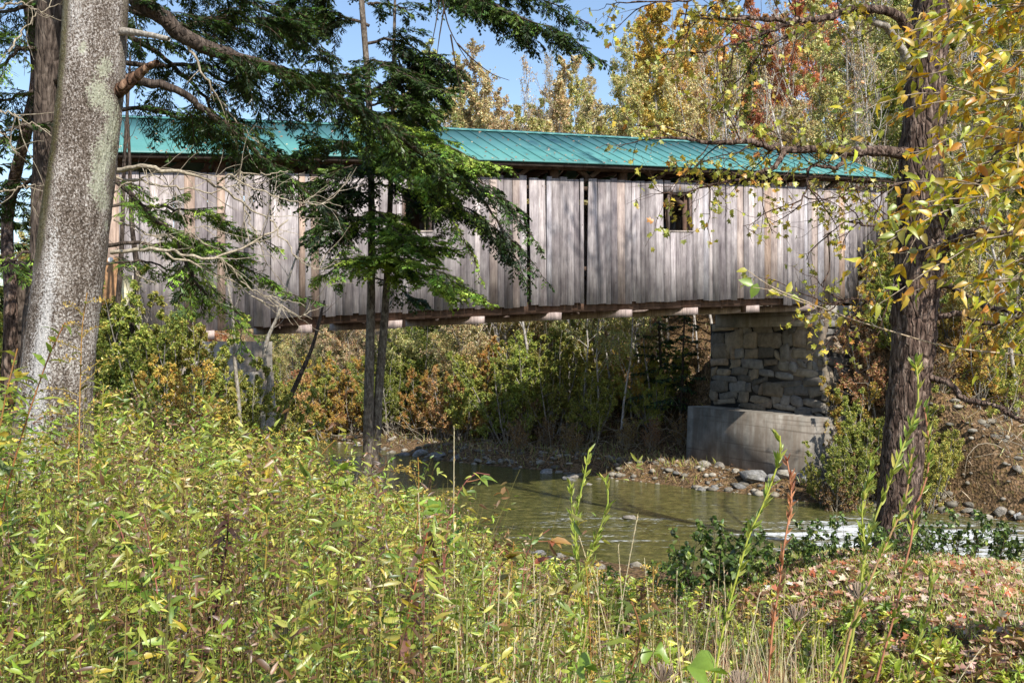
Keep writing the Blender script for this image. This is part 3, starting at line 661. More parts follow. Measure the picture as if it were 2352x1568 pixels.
# low distant trees left of the gap of sky
for u,y,s_,kd in ((60,52,.75,'golden'),(150,60,.7,'pale'),(250,60,.72,'yellowgreen'),(430,66,.85,'orange'),(500,72,.8,'orange'),(570,76,.75,'pale'),(620,66,.62,'yellowgreen'),(700,70,.62,'pale'),(790,62,.6,'yellowgreen'),(880,66,.6,'pale'),(960,60,.6,'yellowgreen'),(15,46,.8,'yellowgreen'),(340,58,.68,'golden')):
    addt(kd,u,y,s_,'beyond the bridge behind hemlock boughs')
# trees seen under the bridge on the far bank
for k in range(40):
    u=600+1060*(k+rg.random())/40; y=rg.uniform(46,60)
    addt(['birch','yellowgreen','green','pale'][rg.choice(4,p=[.4,.25,.2,.15])],u,y,rg.uniform(.5,.75),'under the bridge on the far bank')
for u,y,s_ in ((1345,44,.95),(1372,43,.9),(1400,45,1.0),(1425,42,.9),(1450,44,1.0),(1470,46,.9),(1310,46,.9),(1492,43,.85),(1605,46,.9)): addt('birch',u,y,s_,'under the bridge on the far bank')
for u,y,s_ in ((1525,43,.9),(1563,42,.8),(690,44,.62),(640,42,.58),(745,48,.66),(610,47,.6)): addt('evergreen',u,y,s_,'under the bridge on the far bank')
# bank right of the abutment
for k in range(32):
    u=1990+480*(k+rg.random())/22; y=rg.uniform(31,44)
    addt(['yellowgreen','green','pale','birch','bare'][rg.choice(5,p=[.3,.22,.15,.18,.15])],u,y,rg.uniform(.45,.8),'on the bank beyond the rough trunk')
# left edge, behind the lichen-spotted trunk
for u,y,s_,kd in ((-40,26,1.2,'evergreen'),(30,30,1.1,'evergreen'),(95,34,.9,'evergreen'),(160,38,.8,'golden'),(-90,34,1.3,'evergreen'),(60,44,.8,'golden'),(120,46,.7,'orange'),(10,40,.9,'yellowgreen')):
    addt(kd,u,y,s_,'behind the lichen-spotted trunk')
keep=[]
for b in bg:
    for _ in range(40):
        if not(.0<float(-sdist(np.array([b[1]]),np.array([b[2]]),FE)[0]) or float(sdist(np.array([b[1]]),np.array([b[2]]),FE)[0])<2.6) or b[2]<38: break
        k_=(b[2]+.6)/b[2]; b[1]*=k_; b[2]*=k_
    t,l=t_l(b[1],b[2])
    if -13<t<19 and -2.5<l<8.5: continue
    if float(sdist(np.array([b[1]]),np.array([b[2]]),FE)[0])<2.5 and float(-sdist(np.array([b[1]]),np.array([b[2]]),NE)[0])<1: continue
    keep.append(b)
bg=sorted(keep,key=lambda b:b[5])
cnt={}
tot={}
for b in bg: tot[(b[0],b[4])]=tot.get((b[0],b[4]),0)+1
for b in bg:
    key,x,y,sc,zone,u=b; vs=[k for k in fp if k.startswith(key)]; v=vs[rg.choice(len(vs))]
    q=cnt.get((key,zone),0); cnt[(key,zone)]=q+1; lk,cat=LOOK[key]
    lab=lk+' '+zone+('' if tot[(key,zone)]==1 else ', '+ordn(q)+' from the left')
    if sc>1.4: pass
    place(fp[v],NAME[key],lab,cat,(x,y,gz(x,y)),rg.random()*6.28,sc,'trees '+zone,1,(rg.normal()*.05,rg.normal()*.05))
# ---- shrubs on the far bank
sp={}
def regs(key,*a,bark='bark_grey',**k):
    wd,lf=deciduous(*a,**k); sp[key]=protos(wd,lf,M[bark],'leafbg',('stems','foliage'))
regs('green0',61,4.4,.035,first=.1,nl=9,ll=.30,tw=5,sub=4,lp=17,ls=.075,stems=7,pal=[(164,170,84),(140,150,72),(184,178,94),(118,130,64)],wts=(3,3,2,2))
regs('green1',62,4.0,.03,first=.1,nl=9,ll=.32,tw=5,sub=4,lp=17,ls=.075,stems=7,pal=[(172,174,88),(196,180,96),(144,148,74),(120,130,64)],wts=(3,2,2,2))
regs('orange0',63,3.8,.03,first=.12,nl=8,ll=.32,tw=5,sub=4,lp=14,ls=.07,stems=6,pal=[(204,158,112),(206,174,118),(186,136,96),(170,160,96)],wts=(3,3,2,2))
regs('golden0',64,3.9,.03,first=.12,nl=8,ll=.32,tw=5,sub=4,lp=14,ls=.07,stems=6,pal=[(206,172,92),(188,156,80),(168,162,84),(200,146,84)],wts=(3,3,3,2))
regs('brown0',65,2.2,.02,first=.1,nl=9,ll=.4,tw=6,sub=3,lp=2,ls=.07,stems=8,pal=[(150,120,86),(120,92,66),(170,140,80)],wts=(3,3,2),bark='twig_dead')
SL={'green':('yellow-green leafy shrub','shrub'),'orange':('orange-leaved shrub','shrub'),'golden':('golden-brown leafy shrub','shrub'),'brown':('brown twiggy bush','bush')}
sh=[]
for k in range(56):
    u=640+900*(k+rg.random())/56; y=np.interp(u,[640,800,1000,1300,1560],[49,50,46,43,41])+rg.uniform(0,5)
    if u<820: kd=['orange','golden','green'][rg.choice(3,p=[.2,.25,.55])]
    elif u<1100: kd=['golden','green','orange'][rg.choice(3,p=[.25,.67,.08])]
    else: kd=['green','brown','golden'][rg.choice(3,p=[.6,.25,.15])]
    sh.append((kd,u,y,rg.uniform(.8,1.25)*(1 if u<1350 else .75),'under the bridge on the far bank'))
for k in range(9): sh.append(('brown',1180+60*k+rg.random()*30,rg.uniform(40,43.5),.7,'under the bridge on the far bank'))
for k in range(52):
    u=1930+500*(k+rg.random())/52; y=rg.uniform(29,38)
    sh.append((['green','golden','brown'][rg.choice(3,p=[.45,.2,.35])],u,y,rg.uniform(.6,.95),'right of the stone abutment'))
for u,y,s_,kd in ((1930,30.8,.5,'green'),(1975,31.5,.62,'green'),(1905,30.6,.42,'brown'),(1960,30.0,.5,'brown'),(2010,30.6,.55,'brown'),(2050,31,.6,'brown'),(1955,32.8,.95,'golden'),(2000,33,1.05,'orange'),(2060,33.6,1.0,'green'),(1870,31.3,.33,'green')): sh.append((kd,u,y,s_,'right of the stone abutment'))
# brush in front of the near end of the bridge
for u,y,s_,kd in ((240,19,.7,'green'),(300,20,.75,'green'),(345,19,.8,'green'),(395,18.5,.85,'green'),(440,19,.85,'green'),(480,19.5,.72,'green'),(425,17.5,.6,'golden'),(330,17,.6,'brown'),(380,16.5,.5,'golden'),(560,21,.7,'green'),(600,22.5,.75,'green'),(640,24,.62,'green'),(620,21,.45,'golden'),(690,27,.5,'green'),(505,21,.62,'green'),(10,15,.7,'green'),(60,14,.6,'green'),(225,21,.9,'green'),(270,22,.9,'green')):
    sh.append((kd,u,y,s_,'by the near bridge end'))
cnt={};tot={}
sh=sorted(sh,key=lambda b:b[1])
for b in sh: tot[(b[0],b[4])]=tot.get((b[0],b[4]),0)+1
for kd,u,y,s_,zone in sh:
    x=(u-W0/2)/F0*y; t,l=t_l(x,y)
    vs=[k for k in sp if k.startswith(kd)]; v=vs[rg.choice(len(vs))]; q=cnt.get((kd,zone),0); cnt[(kd,zone)]=q+1; lk,cat=SL[kd]
    if -13<t<16 and -.8<l<6.5 and t>-7: 
        if t>9: continue
    place(sp[v],'shrub',lk+' '+zone+('' if tot[(kd,zone)]==1 else ', '+ordn(q)+' from the left'),cat,(x,y,gz(x,y)-.05),rg.random()*6.28,s_,'shrubs '+zone)

# ================================================================== rocks
def rockmesh(seed,sub=3):
    import bmesh
    bm=bmesh.new(); bmesh.ops.create_icosphere(bm,subdivisions=sub,radius=1); V=np.array([v.co[:] for v in bm.verts]); F=np.array([[v.index for v in f.verts] for f in bm.faces]); bm.free()
    rg=R(seed)
    for _ in range(15):
        d=unit(rg.normal(size=3)); h=rg.uniform(.38,.8); q=V@d; V=V-np.maximum(q-h,0)[:,None]*d*.9
    for f_,a_ in ((2,.07),(4.5,.035),(10,.015)):
        w_=rg.normal(size=(6,3))*f_; ph=rg.random(6)*6.28; V=V*(1+a_*np.sin(V@w_.T+ph).mean(1,keepdims=True)*2)
    m=MB(); m.add(V,[F],(1,1,1)); o=m.build('rock',M['rock'],smooth=False); COL.objects.unlink(o); return o.data
rocks=[rockmesh(100+i) for i in range(6)]
def rock(u,v,wpx,hpx,label,y=None,dark=1,name='boulder',grp='rocks along the river'):
    """stone whose middle shows at (u,v); it stands where that sight line meets the ground"""
    if y is None:
        for yy in np.arange(4,60,.1):
            p=at(u,v+hpx*.4,yy)
            if p[2]<=max(gz(p[0],p[1]),-.02): y=yy;break
    p=at(u,v+hpx*.4,y); s_=wpx/F0*y/2
    o=bpy.data.objects.new(name,rocks[rg.choice(6)]); COL.objects.link(o); hz=hpx/F0*y*.6
    o.location=(p[0],p[1],max(gz(p[0],p[1]),0)+hz*.18); o.scale=(s_,s_*rg.uniform(.7,1),max(hz,.04)); o.rotation_euler=(rg.normal()*.1,rg.normal()*.1,rg.random()*6.28)
    tag(o,label,'rock',grp); return o
for u,v,w_,h_,l_ in [(1725,1083,85,50,'large grey boulder at the foot of the concrete footing'),(1800,1080,70,42,'grey boulder beside the largest boulder under the footing'),(1850,1085,60,45,'rounded dark boulder under the brush right of the footing'),(1780,1092,40,26,'small grey boulder before the boulder row at the footing'),
 (1920,1128,88,42,'big pale boulder at the edge of the current'),(1975,1135,60,30,'dark flat boulder just right of the big pale one'),(1622,1062,48,16,'flat grey slab on the gravel bar left of the boulders'),(1655,1065,34,22,'pale stone on the gravel bar beside the flat slab'),(1580,1057,24,22,'small tan stone at the grassy left end of the bar'),
 (1555,1083,30,10,'low flat stone half buried in the sandy bar'),(1610,1122,32,14,'white stone at the water edge below the bar, left one'),(1640,1120,30,16,'white stone at the water edge below the bar, middle one'),(1672,1122,26,12,'white stone at the water edge below the bar, right one'),(1698,1112,40,18,'pale flat stone just above the white stones'),
 (1254,1080,36,18,'bluish grey stone in the shaded shallows, left one'),(1282,1083,28,10,'flat stone touching the bluish grey stone'),(1318,1090,52,22,'wide flat bluish stone in the shallows'),(1305,1098,44,14,'pale low stone before the wide bluish one'),(1098,1057,38,13,'grey stone at the shaded far edge, left of the round one'),(1152,1056,24,16,'round grey stone at the shaded far edge'),(1125,1062,22,9,'small stone between two grey stones at the far edge'),
 (1180,1060,14,8,'smallest grey stone at the shaded far edge'),(930,1040,40,16,'pale shelf of rock at the sunny far edge, left piece'),(965,1036,52,22,'pale shelf of rock at the sunny far edge, largest piece'),(1010,1042,60,20,'cracked pale rock shelf at the sunny far edge, right piece'),(1045,1048,30,12,'pale stone at the right end of the rock shelf'),(865,1030,36,10,'flat pale stone at far edge right of the twin trunks'),(820,1022,30,9,'flat stone at the far edge left of the twin trunks'),
 (1442,1186,44,16,'reddish flat stone out in the stream'),(1350,1112,30,8,'flat wet stone breaking the current in midstream'),(678,968,52,30,'pale angular rock under the overhanging brush'),(700,985,44,20,'low pale rock at the end of the angular one'),(655,980,30,20,'small rock left of the pale angular rock'),
 (2300,1172,40,26,'grey boulder at the water edge behind the right-hand weeds'),(2340,1180,36,30,'dark boulder at the water edge near the right side'),(2235,1172,50,14,'flat grey rock at the far edge right of the rough trunk'),(2160,1160,36,16,'low rock just right of the rough trunk'),(2335,1080,34,22,'mossy stone part way up the littered bank'),
 (2040,1160,60,30,'grey rock half hidden behind the rough trunk'),(350,905,44,26,'dark rock in the shade of the left brush'),(375,885,34,20,'pale-topped rock above the dark shaded rock'),
 (1045,1232,26,16,'white stone at the near edge beside tall weeds'),(1075,1245,46,12,'wide white stone at the near water edge'),(1110,1240,34,9,'flat white stone beside the wide white one'),(1240,1268,46,10,'long white stone showing over the weed tops'),(1285,1272,36,16,'round pale stone right of the long white one'),(1262,1280,36,9,'low pale stone before the round pale one'),(1310,1282,26,8,'small pale stone at the end of the near stones')]:
    rock(u,v,w_,h_,l_)
# pebbles: nobody could count them
pb=MB(); rp=R(9); 
import bmesh as _b
bm=_b.new(); _b.ops.create_icosphere(bm,subdivisions=1,radius=1); PV=np.array([v.co[:] for v in bm.verts]); PF=np.array([[v.index for v in f.verts] for f in bm.faces]); bm.free()
def pebble_at(x,y,s_):
    V=PV*np.array([s_,s_*rp.uniform(.6,1),s_*rp.uniform(.35,.6)])*(1+rp.normal(size=(len(PV),1))*.1); a=rp.random()*6.28
    V=V@np.array([[math.cos(a),math.sin(a),0],[-math.sin(a),math.cos(a),0],[0,0,1]]); pb.add(V+[x,y,gz(x,y)+s_*.15],[PF],np.ones(3)*rp.uniform(.35,1.15)*np.array([1,.97,.92]))
for E,n_,sg in ((FE,1500,1),(NE,600,-1)):
    for _ in range(n_):
        i=rp.integers(2,9); f=rp.random(); q=E[i]*(1-f)+E[i+1]*f; d=E[i+1]-E[i]; nr=np.array([-d[1],d[0]])/np.hypot(*d); q=q+nr*sg*rp.uniform(-1.3,2.4); pebble_at(q[0],q[1],.04+.2*rp.random()**3)
tag(pb.build('pebbles',M['rock']),'grey and tan pebbles along both edges of the river','pebbles',kind='stuff')

# ================================================================== big trees on the near bank
def bigtrunk(name,label,cat,pts,mat,k=20,rough=.03,seed=1,n=60,parent=None,colf=None,part='trunk'):
    """pts: (u, v, y, width px) down the stem"""
    rg=R(seed); Q=np.array([[*at(u,v,y),wpx/F0*y/2] for u,v,y,wpx in pts]); Q=resample(Q,n)
    t=parent or thing(name,label,cat,(Q[0,0],Q[0,1],Q[0,2])); org=np.array(t.location)
    m=MB(); P=Q[:,:3]-org; th=np.arange(k)*2*np.pi/k
    rr=Q[:,3][:,None]*(1+rough*rg.normal(size=(n,k))+.035*np.sin(th*3+1)[None]+.03*np.sin(th[None]*5+P[:,2:3]*1.5))
    A=np.array([1,0,0]);Bv=np.array([0,1,0])
    V=P[:,None]+rr[...,None]*(np.cos(th)[None,:,None]*A+np.sin(th)[None,:,None]*Bv)
    i=np.arange(n-1)[:,None]*k; j=np.arange(k)[None]; j2=(j+1)%k
    C=np.ones((n,k,3)) if colf is None else colf(V+org,th,Q)
    m.add(V.reshape(-1,3),[np.stack([i+j,i+j2,i+k+j2,i+k+j],-1).reshape(-1,4)],C.reshape(-1,3))
    m.build(part,mat,t,smooth=True); return t,org
def lichen_cols(V,th,Q):
    n,k=V.shape[:2]; u=W0/2+F0*V[...,0]/V[...,1]; v=H0/2-F0*(V[...,2]-CZ)/V[...,1]; front=np.sin(th)[None]<.15
    C=np.zeros((n,k,3))
    for pu,pv,pr in ((240,155,26),(225,215,36),(250,240,24),(258,300,28),(240,350,38),(225,430,30),(235,465,22),(262,265,18),(190,110,16),(250,520,14),(232,385,30)):
        C[...,0]=np.maximum(C[...,0],np.clip(.92-np.hypot(u-pu,(v-pv)*.75)/pr*.5,0,1))
    cx=W0/2+F0*Q[:,0]/Q[:,1]; w_=Q[:,3]/Q[:,1]*F0; rel=(u-cx[:,None])/w_[:,None]
    C[...,1]=np.clip(1-np.abs(rel+.55)*2.0,0,1)*ss(v,420,560)*.85+.35*ss(v,500,900)
    C[...,2]=np.clip((-rel-.62)*2.2,0,.75)*(1-ss(v,560,700))+np.clip((rel-.7)*2,0,.5)*(1-ss(v,400,600))
    return C*front[...,None]
t1,o1=bigtrunk('maple_tree','thick leaning trunk with pale lichen patches, largest tree in view','tree',
 [(95,1330,8,215),(118,1050,8,178),(128,900,8,158),(150,700,8,152),(172,500,8,150),(196,300,8,142),(210,150,8,139),(219,0,8,136),(232,-250,8,130),(250,-700,8,115),(262,-1200,8,95),(275,-1700,8,70)],M['lichen'],48,.012,3,150,colf=lichen_cols)
# broken limb stub and limbs of that tree
m=MB(); rg=R(8)
Q=scr([(262,215,8),(290,196,7.95),(318,172,7.9),(345,150,7.85),(362,143,7.8)])-o1; tube(m,resample(Q,16),np.linspace(.06,.02,16),8,(1.3,1.1,.9),.04,rg)
Q=scr([(268,190,8.1),(300,172,8.1),(330,158,8.1)])-o1; tube(m,resample(Q,8),np.linspace(.035,.012,8),6,(1.2,1.1,1),.04,rg); m.build('broken_limb',M['bark_rough'],t1,smooth=True)
m=MB(); Q=scr([(268,72,8),(300,74,7.9),(340,80,7.8),(388,90,7.7)])-o1; tube(m,resample(Q,14),np.linspace(.034,.018,14),7,(1,1,1),.05,rg); m.build('limb_stub',M['bark_grey'],t1,smooth=True)
# upper limbs out of the picture with their leaves
m=MB(); lf=MB(); rg=R(15)
for q in range(9):
    p=at(250,-700-110*q,8)-o1; a=2.0+rg.random()*3.2; d=np.array([math.cos(a),abs(math.sin(a))*.7,.7]); Lb=grow(p,d,rg.uniform(3,5),8,rg,.1,.05); tube(m,Lb,np.linspace(.07,.015,9),5)
    for w_ in range(8):
        p2,d2=along(Lb,rg.uniform(.3,1)); Tw=grow(p2,side(d2,rg,.8),1.2,4,rg,.2,.05); tube(m,Tw,np.linspace(.012,.004,5),3); n=26; u_=rg.random(n)*4; i=np.minimum(u_.astype(int),3); P=Tw[i]+(Tw[i+1]-Tw[i])*(u_-i)[:,None]
        leaves(lf,P+rg.normal(size=(n,3))*.12,rdir(rg,n),rdir(rg,n)+[0,0,.8],.12,.1,'maple',palette(rg,n,YG,(3,3,2,2,2)),.2)
m.build('limbs',M['bark_grey'],t1,smooth=True); lf.build('crown',M['leaf'],t1)

# left hemlock, dark trunk behind the lichen trunk
t2,o2=bigtrunk('hemlock_tree','dark hemlock trunk just behind the lichen trunk, its long boughs sweeping across the picture','tree',
 [(60,1250,10.5,90),(72,1000,10.5,80),(85,800,10.5,66),(98,600,10.5,62),(105,400,10.5,60),(110,200,10.5,60),(118,0,10.5,60),(124,-400,10.5,55),(130,-1000,10.5,45),(136,-1800,10.5,30),(140,-2600,10.5,8)],M['bark_dark'],16,.04,5,80)
def bough(t,org,pts,r0,seed,part='bough',**k):
    wd=MB(); lf=MB(); rg=R(seed); k.setdefault('pal',HG); global HW; HW=float(np.mean([q[2] for q in pts]))/11.0; k['reach']=k.get('reach',.9)*1.12
    hembranch(wd,lf,scr(pts)-org,r0,rg,**k); o=wd.build(part,k.pop('mat',M['bark_dark']),t,smooth=True); lf.build('needles',M['needle'],o); return o
S=7
bough(t2,o2,[(118,-120,10.5),(250,-60,10.3),(330,10,10.2),(440,90,10.5),(560,138,11),(660,172,12),(770,225,13),(850,270,13.5),(930,325,14),(1010,385,14.5),(1100,450,15),(1170,560,15.3),(1215,660,15.5)],.10,201,reach=.85,start=.2,hang=.6,droop=-.25,density=.68)
bough(t2,o2,[(112,180,10.5),(200,185,10.3),(300,186,10.1),(400,205,10),(470,250,10.2),(560,325,10.6),(640,395,11),(700,440,11.3),(750,490,11.6),(790,565,12)],.062,202,reach=.7,start=.4,hang=.5,droop=-.2,density=.9)
bough(t2,o2,[(114,60,10.5),(280,20,10.6),(400,60,11),(500,40,11.5),(600,60,12),(700,100,12.5),(760,150,12.8)],.05,203,reach=.95,start=.15,hang=.4,density=.6)
bough(t2,o2,[(118,-260,10.5),(300,-160,11),(450,-70,11.5),(560,0,12),(680,60,12.5),(750,120,12.6)],.06,204,reach=1.0,start=.25,hang=.45,density=.6)
bough(t2,o2,[(116,-60,10.8),(260,60,11.2),(360,120,11.6),(450,200,12),(520,290,12.4),(600,340,12.8),(690,370,13)],.045,205,reach=.8,start=.2,hang=.5,density=.65)
bough(t2,o2,[(112,130,10.8),(220,140,11),(330,150,11.5),(430,150,12),(540,200,12.5),(650,260,13),(740,320,13.4)],.04,206,reach=.75,start=.3,hang=.5,density=.6)
bough(t2,o2,[(108,270,10.7),(240,260,10.8),(330,250,11),(420,275,11.3),(520,310,11.6),(600,330,12)],.035,207,reach=.7,start=.3,hang=.4,density=.7)
bough(t2,o2,[(104,410,10.5),(200,412,10.2),(270,418,9.8),(300,445,9.8),(355,505,9.8),(402,545,9.9),(425,600,10),(455,655,10.1),(500,700,10.3),(545,745,10.5),(560,790,10.6)],.045,208,reach=.62,start=.33,hang=.1,droop=-.02,pal=HB,wts=(3,1,4,1,3),density=1.2)
bough(t2,o2,[(104,480,10.8),(230,470,10.8),(300,470,10.9),(380,475,11),(460,490,11.2),(540,520,11.4),(600,545,11.6),(640,570,11.8)],.025,209,reach=.5,start=.35,hang=.12,pal=HB,wts=(3,2,4,1,2),density=1.4)
bough(t2,o2,[(100,560,10.8),(250,560,11),(340,560,11),(430,570,11.2),(520,590,11.4),(600,640,11.8),(680,680,12),(720,690,12.1)],.028,210,reach=.6,start=.3,hang=.2,pal=HB,wts=(2,1,4,0,4),density=1.4)
bough(t2,o2,[(98,620,11),(220,610,11.2),(330,600,11.3),(400,620,11.4),(460,640,11.6),(520,690,11.8)],.02,211,reach=.5,start=.3,hang=.2,pal=HB,wts=(2,1,3,0,4),density=.7)
# boughs toward the left edge
bough(t2,o2,[(104,300,10.5),(60,290,10.4),(10,300,10.3),(-60,330,10.2)],.03,212,reach=.6,start=.1,hang=.3)
bough(t2,o2,[(108,120,10.5),(60,110,10.4),(0,150,10.2),(-60,190,10.1)],.03,213,reach=.65,start=.1,hang=.3,pal=HB,wts=(2,1,4,0,4))
bough(t2,o2,[(98,560,10.6),(60,580,10.4),(20,600,10.2),(-40,640,10.1)],.025,214,reach=.45,start=.1,hang=.3,pal=HB)
bough(t2,o2,[(104,400,10.5),(60,420,10.6),(10,470,10.7),(-40,500,10.8)],.03,215,reach=.65,start=.1,hang=.3)
bough(t2,o2,[(112,20,10.5),(70,10,10.6),(10,30,10.7),(-60,60,10.8)],.04,216,reach=.75,start=.1,hang=.3)
bough(t2,o2,[(112,220,10.9),(70,215,11),(10,230,11.2),(-50,260,11.3)],.03,217,reach=.65,start=.1,hang=.3)
# upper crown above the frame
wd=MB(); lf=MB(); rg=R(230)
for q in range(26):
    v=-350-75*q; a=q*2.4; p=at(124,v,10.5)-o2; L=rg.uniform(2.6,4.2)*(1.2-q/30); d=np.array([math.cos(a),math.sin(a),-.05]); 
    if math.sin(a)<-.2: L*=.55
    E_p=p+d*L+[0,0,-.5]; hembranch(wd,lf,[p,p+d*L*.5,E_p],.04,rg,HG,reach=.9,step=.3,hang=.4,dens=.5)
wd.build('upper_boughs',M['bark_dark'],t2,smooth=True); lf.build('needles',M['needle'],t2)

# twin stems by the water
t3,o3=bigtrunk('hemlock_tree','slim twin-stemmed hemlock at the water edge with bright green drooping sprays','tree',
 [(838,1190,18,26),(843,1110,18,25),(847,900,18,23),(852,700,18,19),(853,500,18,16),(850,300,18,15),(842,150,18,14),(830,0,18,13),(818,-200,18,11),(806,-500,18,8)],M['bark_stem'],12,.025,6,70)
bigtrunk(None,None,None,[(858,1190,18.1,24),(860,1110,18.1,23),(870,900,18.1,20),(884,720,18.1,18),(892,560,18.1,14),(898,400,18.1,12),(902,250,18.1,10),(905,100,18.1,8),(908,-60,18.1,4)],M['bark_stem'],12,.025,7,60,parent=t3)
BR=dict(pal=HB,wts=(3,3,2,2,1))
for i_,(pts,r0,kw) in enumerate([
 ([(852,300,18),(900,295,17.6),(960,305,17.3),(1020,330,17),(1090,365,16.8),(1165,385,16.6)],.03,dict(reach=.75,hang=.3,**BR)),
 ([(850,240,18),(890,235,17.7),(930,235,17.5),(975,255,17.3),(1010,290,17.2)],.025,dict(reach=.6,hang=.2,**BR)),
 ([(852,330,18),(900,350,17.6),(950,385,17.3),(1010,430,17.1),(1060,480,17),(1100,520,16.9)],.028,dict(reach=.8,hang=.35,**BR)),
 ([(850,420,18),(910,430,17.8),(980,450,17.5),(1060,470,17.3),(1130,520,17.1),(1170,580,17),(1200,640,17)],.025,dict(reach=.7,hang=.7,droop=-.3)),
 ([(853,560,18),(900,560,17.7),(950,560,17.4),(1000,565,17.2),(1050,575,17)],.022,dict(reach=.75,hang=.15,**BR)),
 ([(853,600,18),(910,610,17.6),(970,630,17.3),(1030,655,17),(1080,675,16.8),(1125,695,16.7)],.024,dict(reach=.7,hang=.2,**BR)),
 ([(850,590,18),(800,600,17.6),(760,625,17.4),(725,645,17.2)],.02,dict(reach=.65,hang=.25,**BR)),
 ([(852,540,18),(810,530,17.8),(770,540,17.6),(735,560,17.4)],.02,dict(reach=.7,hang=.35)),
 ([(850,460,18),(800,430,18),(750,420,18),(700,420,18)],.025,dict(reach=.8,hang=.5)),
 ([(848,180,18),(800,170,18.2),(750,180,18.4),(690,200,18.6)],.03,dict(reach=1.0,hang=.4)),
 ([(848,60,18),(790,40,18),(730,50,18),(660,80,18)],.03,dict(reach=1.0,hang=.4)),
 ([(845,100,18),(900,90,18),(950,110,18),(1000,140,18),(1050,160,18)],.03,dict(reach=.95,hang=.45)),
 ([(845,10,18),(890,10,18),(930,20,18),(960,30,18)],.03,dict(reach=.75,hang=.4)),
 ([(848,210,18.2),(900,190,18.4),(960,180,18.6),(1010,180,18.8)],.03,dict(reach=1.0,hang=.4)),
 ([(850,350,18.3),(800,330,18.6),(740,330,19),(680,350,19)],.03,dict(reach=.9,hang=.45)),
 ([(846,-60,18),(800,-50,18.3),(740,-20,18.6),(680,10,18.8)],.03,dict(reach=1.1,hang=.4)),
 ([(852,270,18),(900,260,18.3),(950,270,18.6),(1000,310,18.8)],.03,dict(reach=.85,hang=.4)),
 ([(853,640,18),(900,650,18.3),(940,680,18.5),(980,700,18.7)],.018,dict(reach=.5,hang=.35)),
 ([(905,120,18.1),(940,200,18.3),(960,260,18.4)],.02,dict(reach=.8,hang=.4)),
 ([(850,380,18),(820,420,17.7),(800,480,17.5),(790,540,17.4)],.02,dict(reach=.7,hang=.5)),
 ([(852,300,18),(890,330,16.8),(940,370,16.3),(990,400,16),(1040,420,15.8),(1100,440,15.6)],.02,dict(reach=.8,hang=.4,**BR)),
 ([(852,260,18),(880,270,16.8),(920,300,16.4),(960,340,16.2)],.018,dict(reach=.7,hang=.3,**BR)),
 ([(853,480,18),(880,500,17),(920,540,16.6),(960,580,16.4),(1000,600,16.2)],.018,dict(reach=.7,hang=.3,**BR)),
 ([(853,600,18),(870,610,17),(850,590,16.6),(810,600,16.4),(770,640,16.2)],.015,dict(reach=.6,hang=.3,**BR)),
 ([(850,140,18),(890,150,17.2),(930,170,17),(990,200,16.8),(1040,215,16.6)],.02,dict(reach=.8,hang=.4)),
 ([(852,400,18),(820,380,17.2),(780,390,16.8),(750,420,16.6)],.018,dict(reach=.7,hang=.5)),
 ([(900,380,18),(960,430,17),(1020,480,16.6),(1060,540,16.4),(1090,600,16.3),(1110,650,16.2)],.018,dict(reach=.5,hang=.7,droop=-.3,density=.55,**BR)),
 ([(900,440,18),(980,470,16.9),(1080,490,16.5),(1160,540,16.3),(1220,600,16.2),(1270,660,16.1)],.018,dict(reach=.5,hang=.8,droop=-.35,density=.6)),
 ([(1000,350,17),(1080,400,16.6),(1150,450,16.4),(1200,510,16.2),(1240,570,16.1)],.016,dict(reach=.6,hang=.6,droop=-.3)),
 ([(895,300,18),(940,320,17),(990,350,16.6),(1050,375,16.3),(1110,395,16.1)],.016,dict(reach=.6,hang=.4,**BR)),
 ([(853,520,18),(900,535,16.8),(960,545,16.4),(1020,555,16.2)],.016,dict(reach=.65,hang=.25,**BR)),
 ([(853,600,18),(900,590,16.6),(950,600,16.3),(1000,620,16.1),(1050,650,15.9),(1100,680,15.8)],.016,dict(reach=.6,hang=.25,**BR)),
 ([(851,500,18),(800,500,17),(760,510,16.7),(730,540,16.5),(710,600,16.4)],.016,dict(reach=.65,hang=.5)),
 ([(851,440,18),(790,450,17.3),(740,460,17),(690,480,16.8)],.016,dict(reach=.6,hang=.5)),
 ([(880,230,18),(930,220,17),(970,240,16.7),(1010,270,16.5)],.016,dict(reach=.6,hang=.4)),
 ]): bough(t3,o3,pts,r0,300+i_,**kw)
for i_,(pts,r0,kw) in enumerate([
 ([(900,-170,14.5),(1000,-60,14),(1070,-10,13.6),(1150,20,13.3),(1230,50,13),(1310,85,12.8),(1385,140,12.6)],.035,dict(reach=.7,hang=.6,start=.1,droop=-.25,density=1.6)),
 ([(960,-160,14.5),(1060,-60,14),(1130,0,13.8),(1190,60,13.5),(1230,120,13.4)],.025,dict(reach=.7,hang=.7,start=.2,droop=-.3,density=1.5)),
 ([(1000,-140,14),(1120,-60,13.6),(1230,-10,13.4),(1310,30,13.2),(1360,60,13)],.025,dict(reach=.6,hang=.5,start=.1,droop=-.2,density=1.5)),
 ]):
    if i_==0:
        t4=thing('hemlock_bough','dark hemlock bough hanging down into the patch of blue sky','bough',tuple(at(900,-170,14.5)),)
        o4=np.array(t4.location)
    bough(t4,o4,pts,r0,340+i_,**kw)
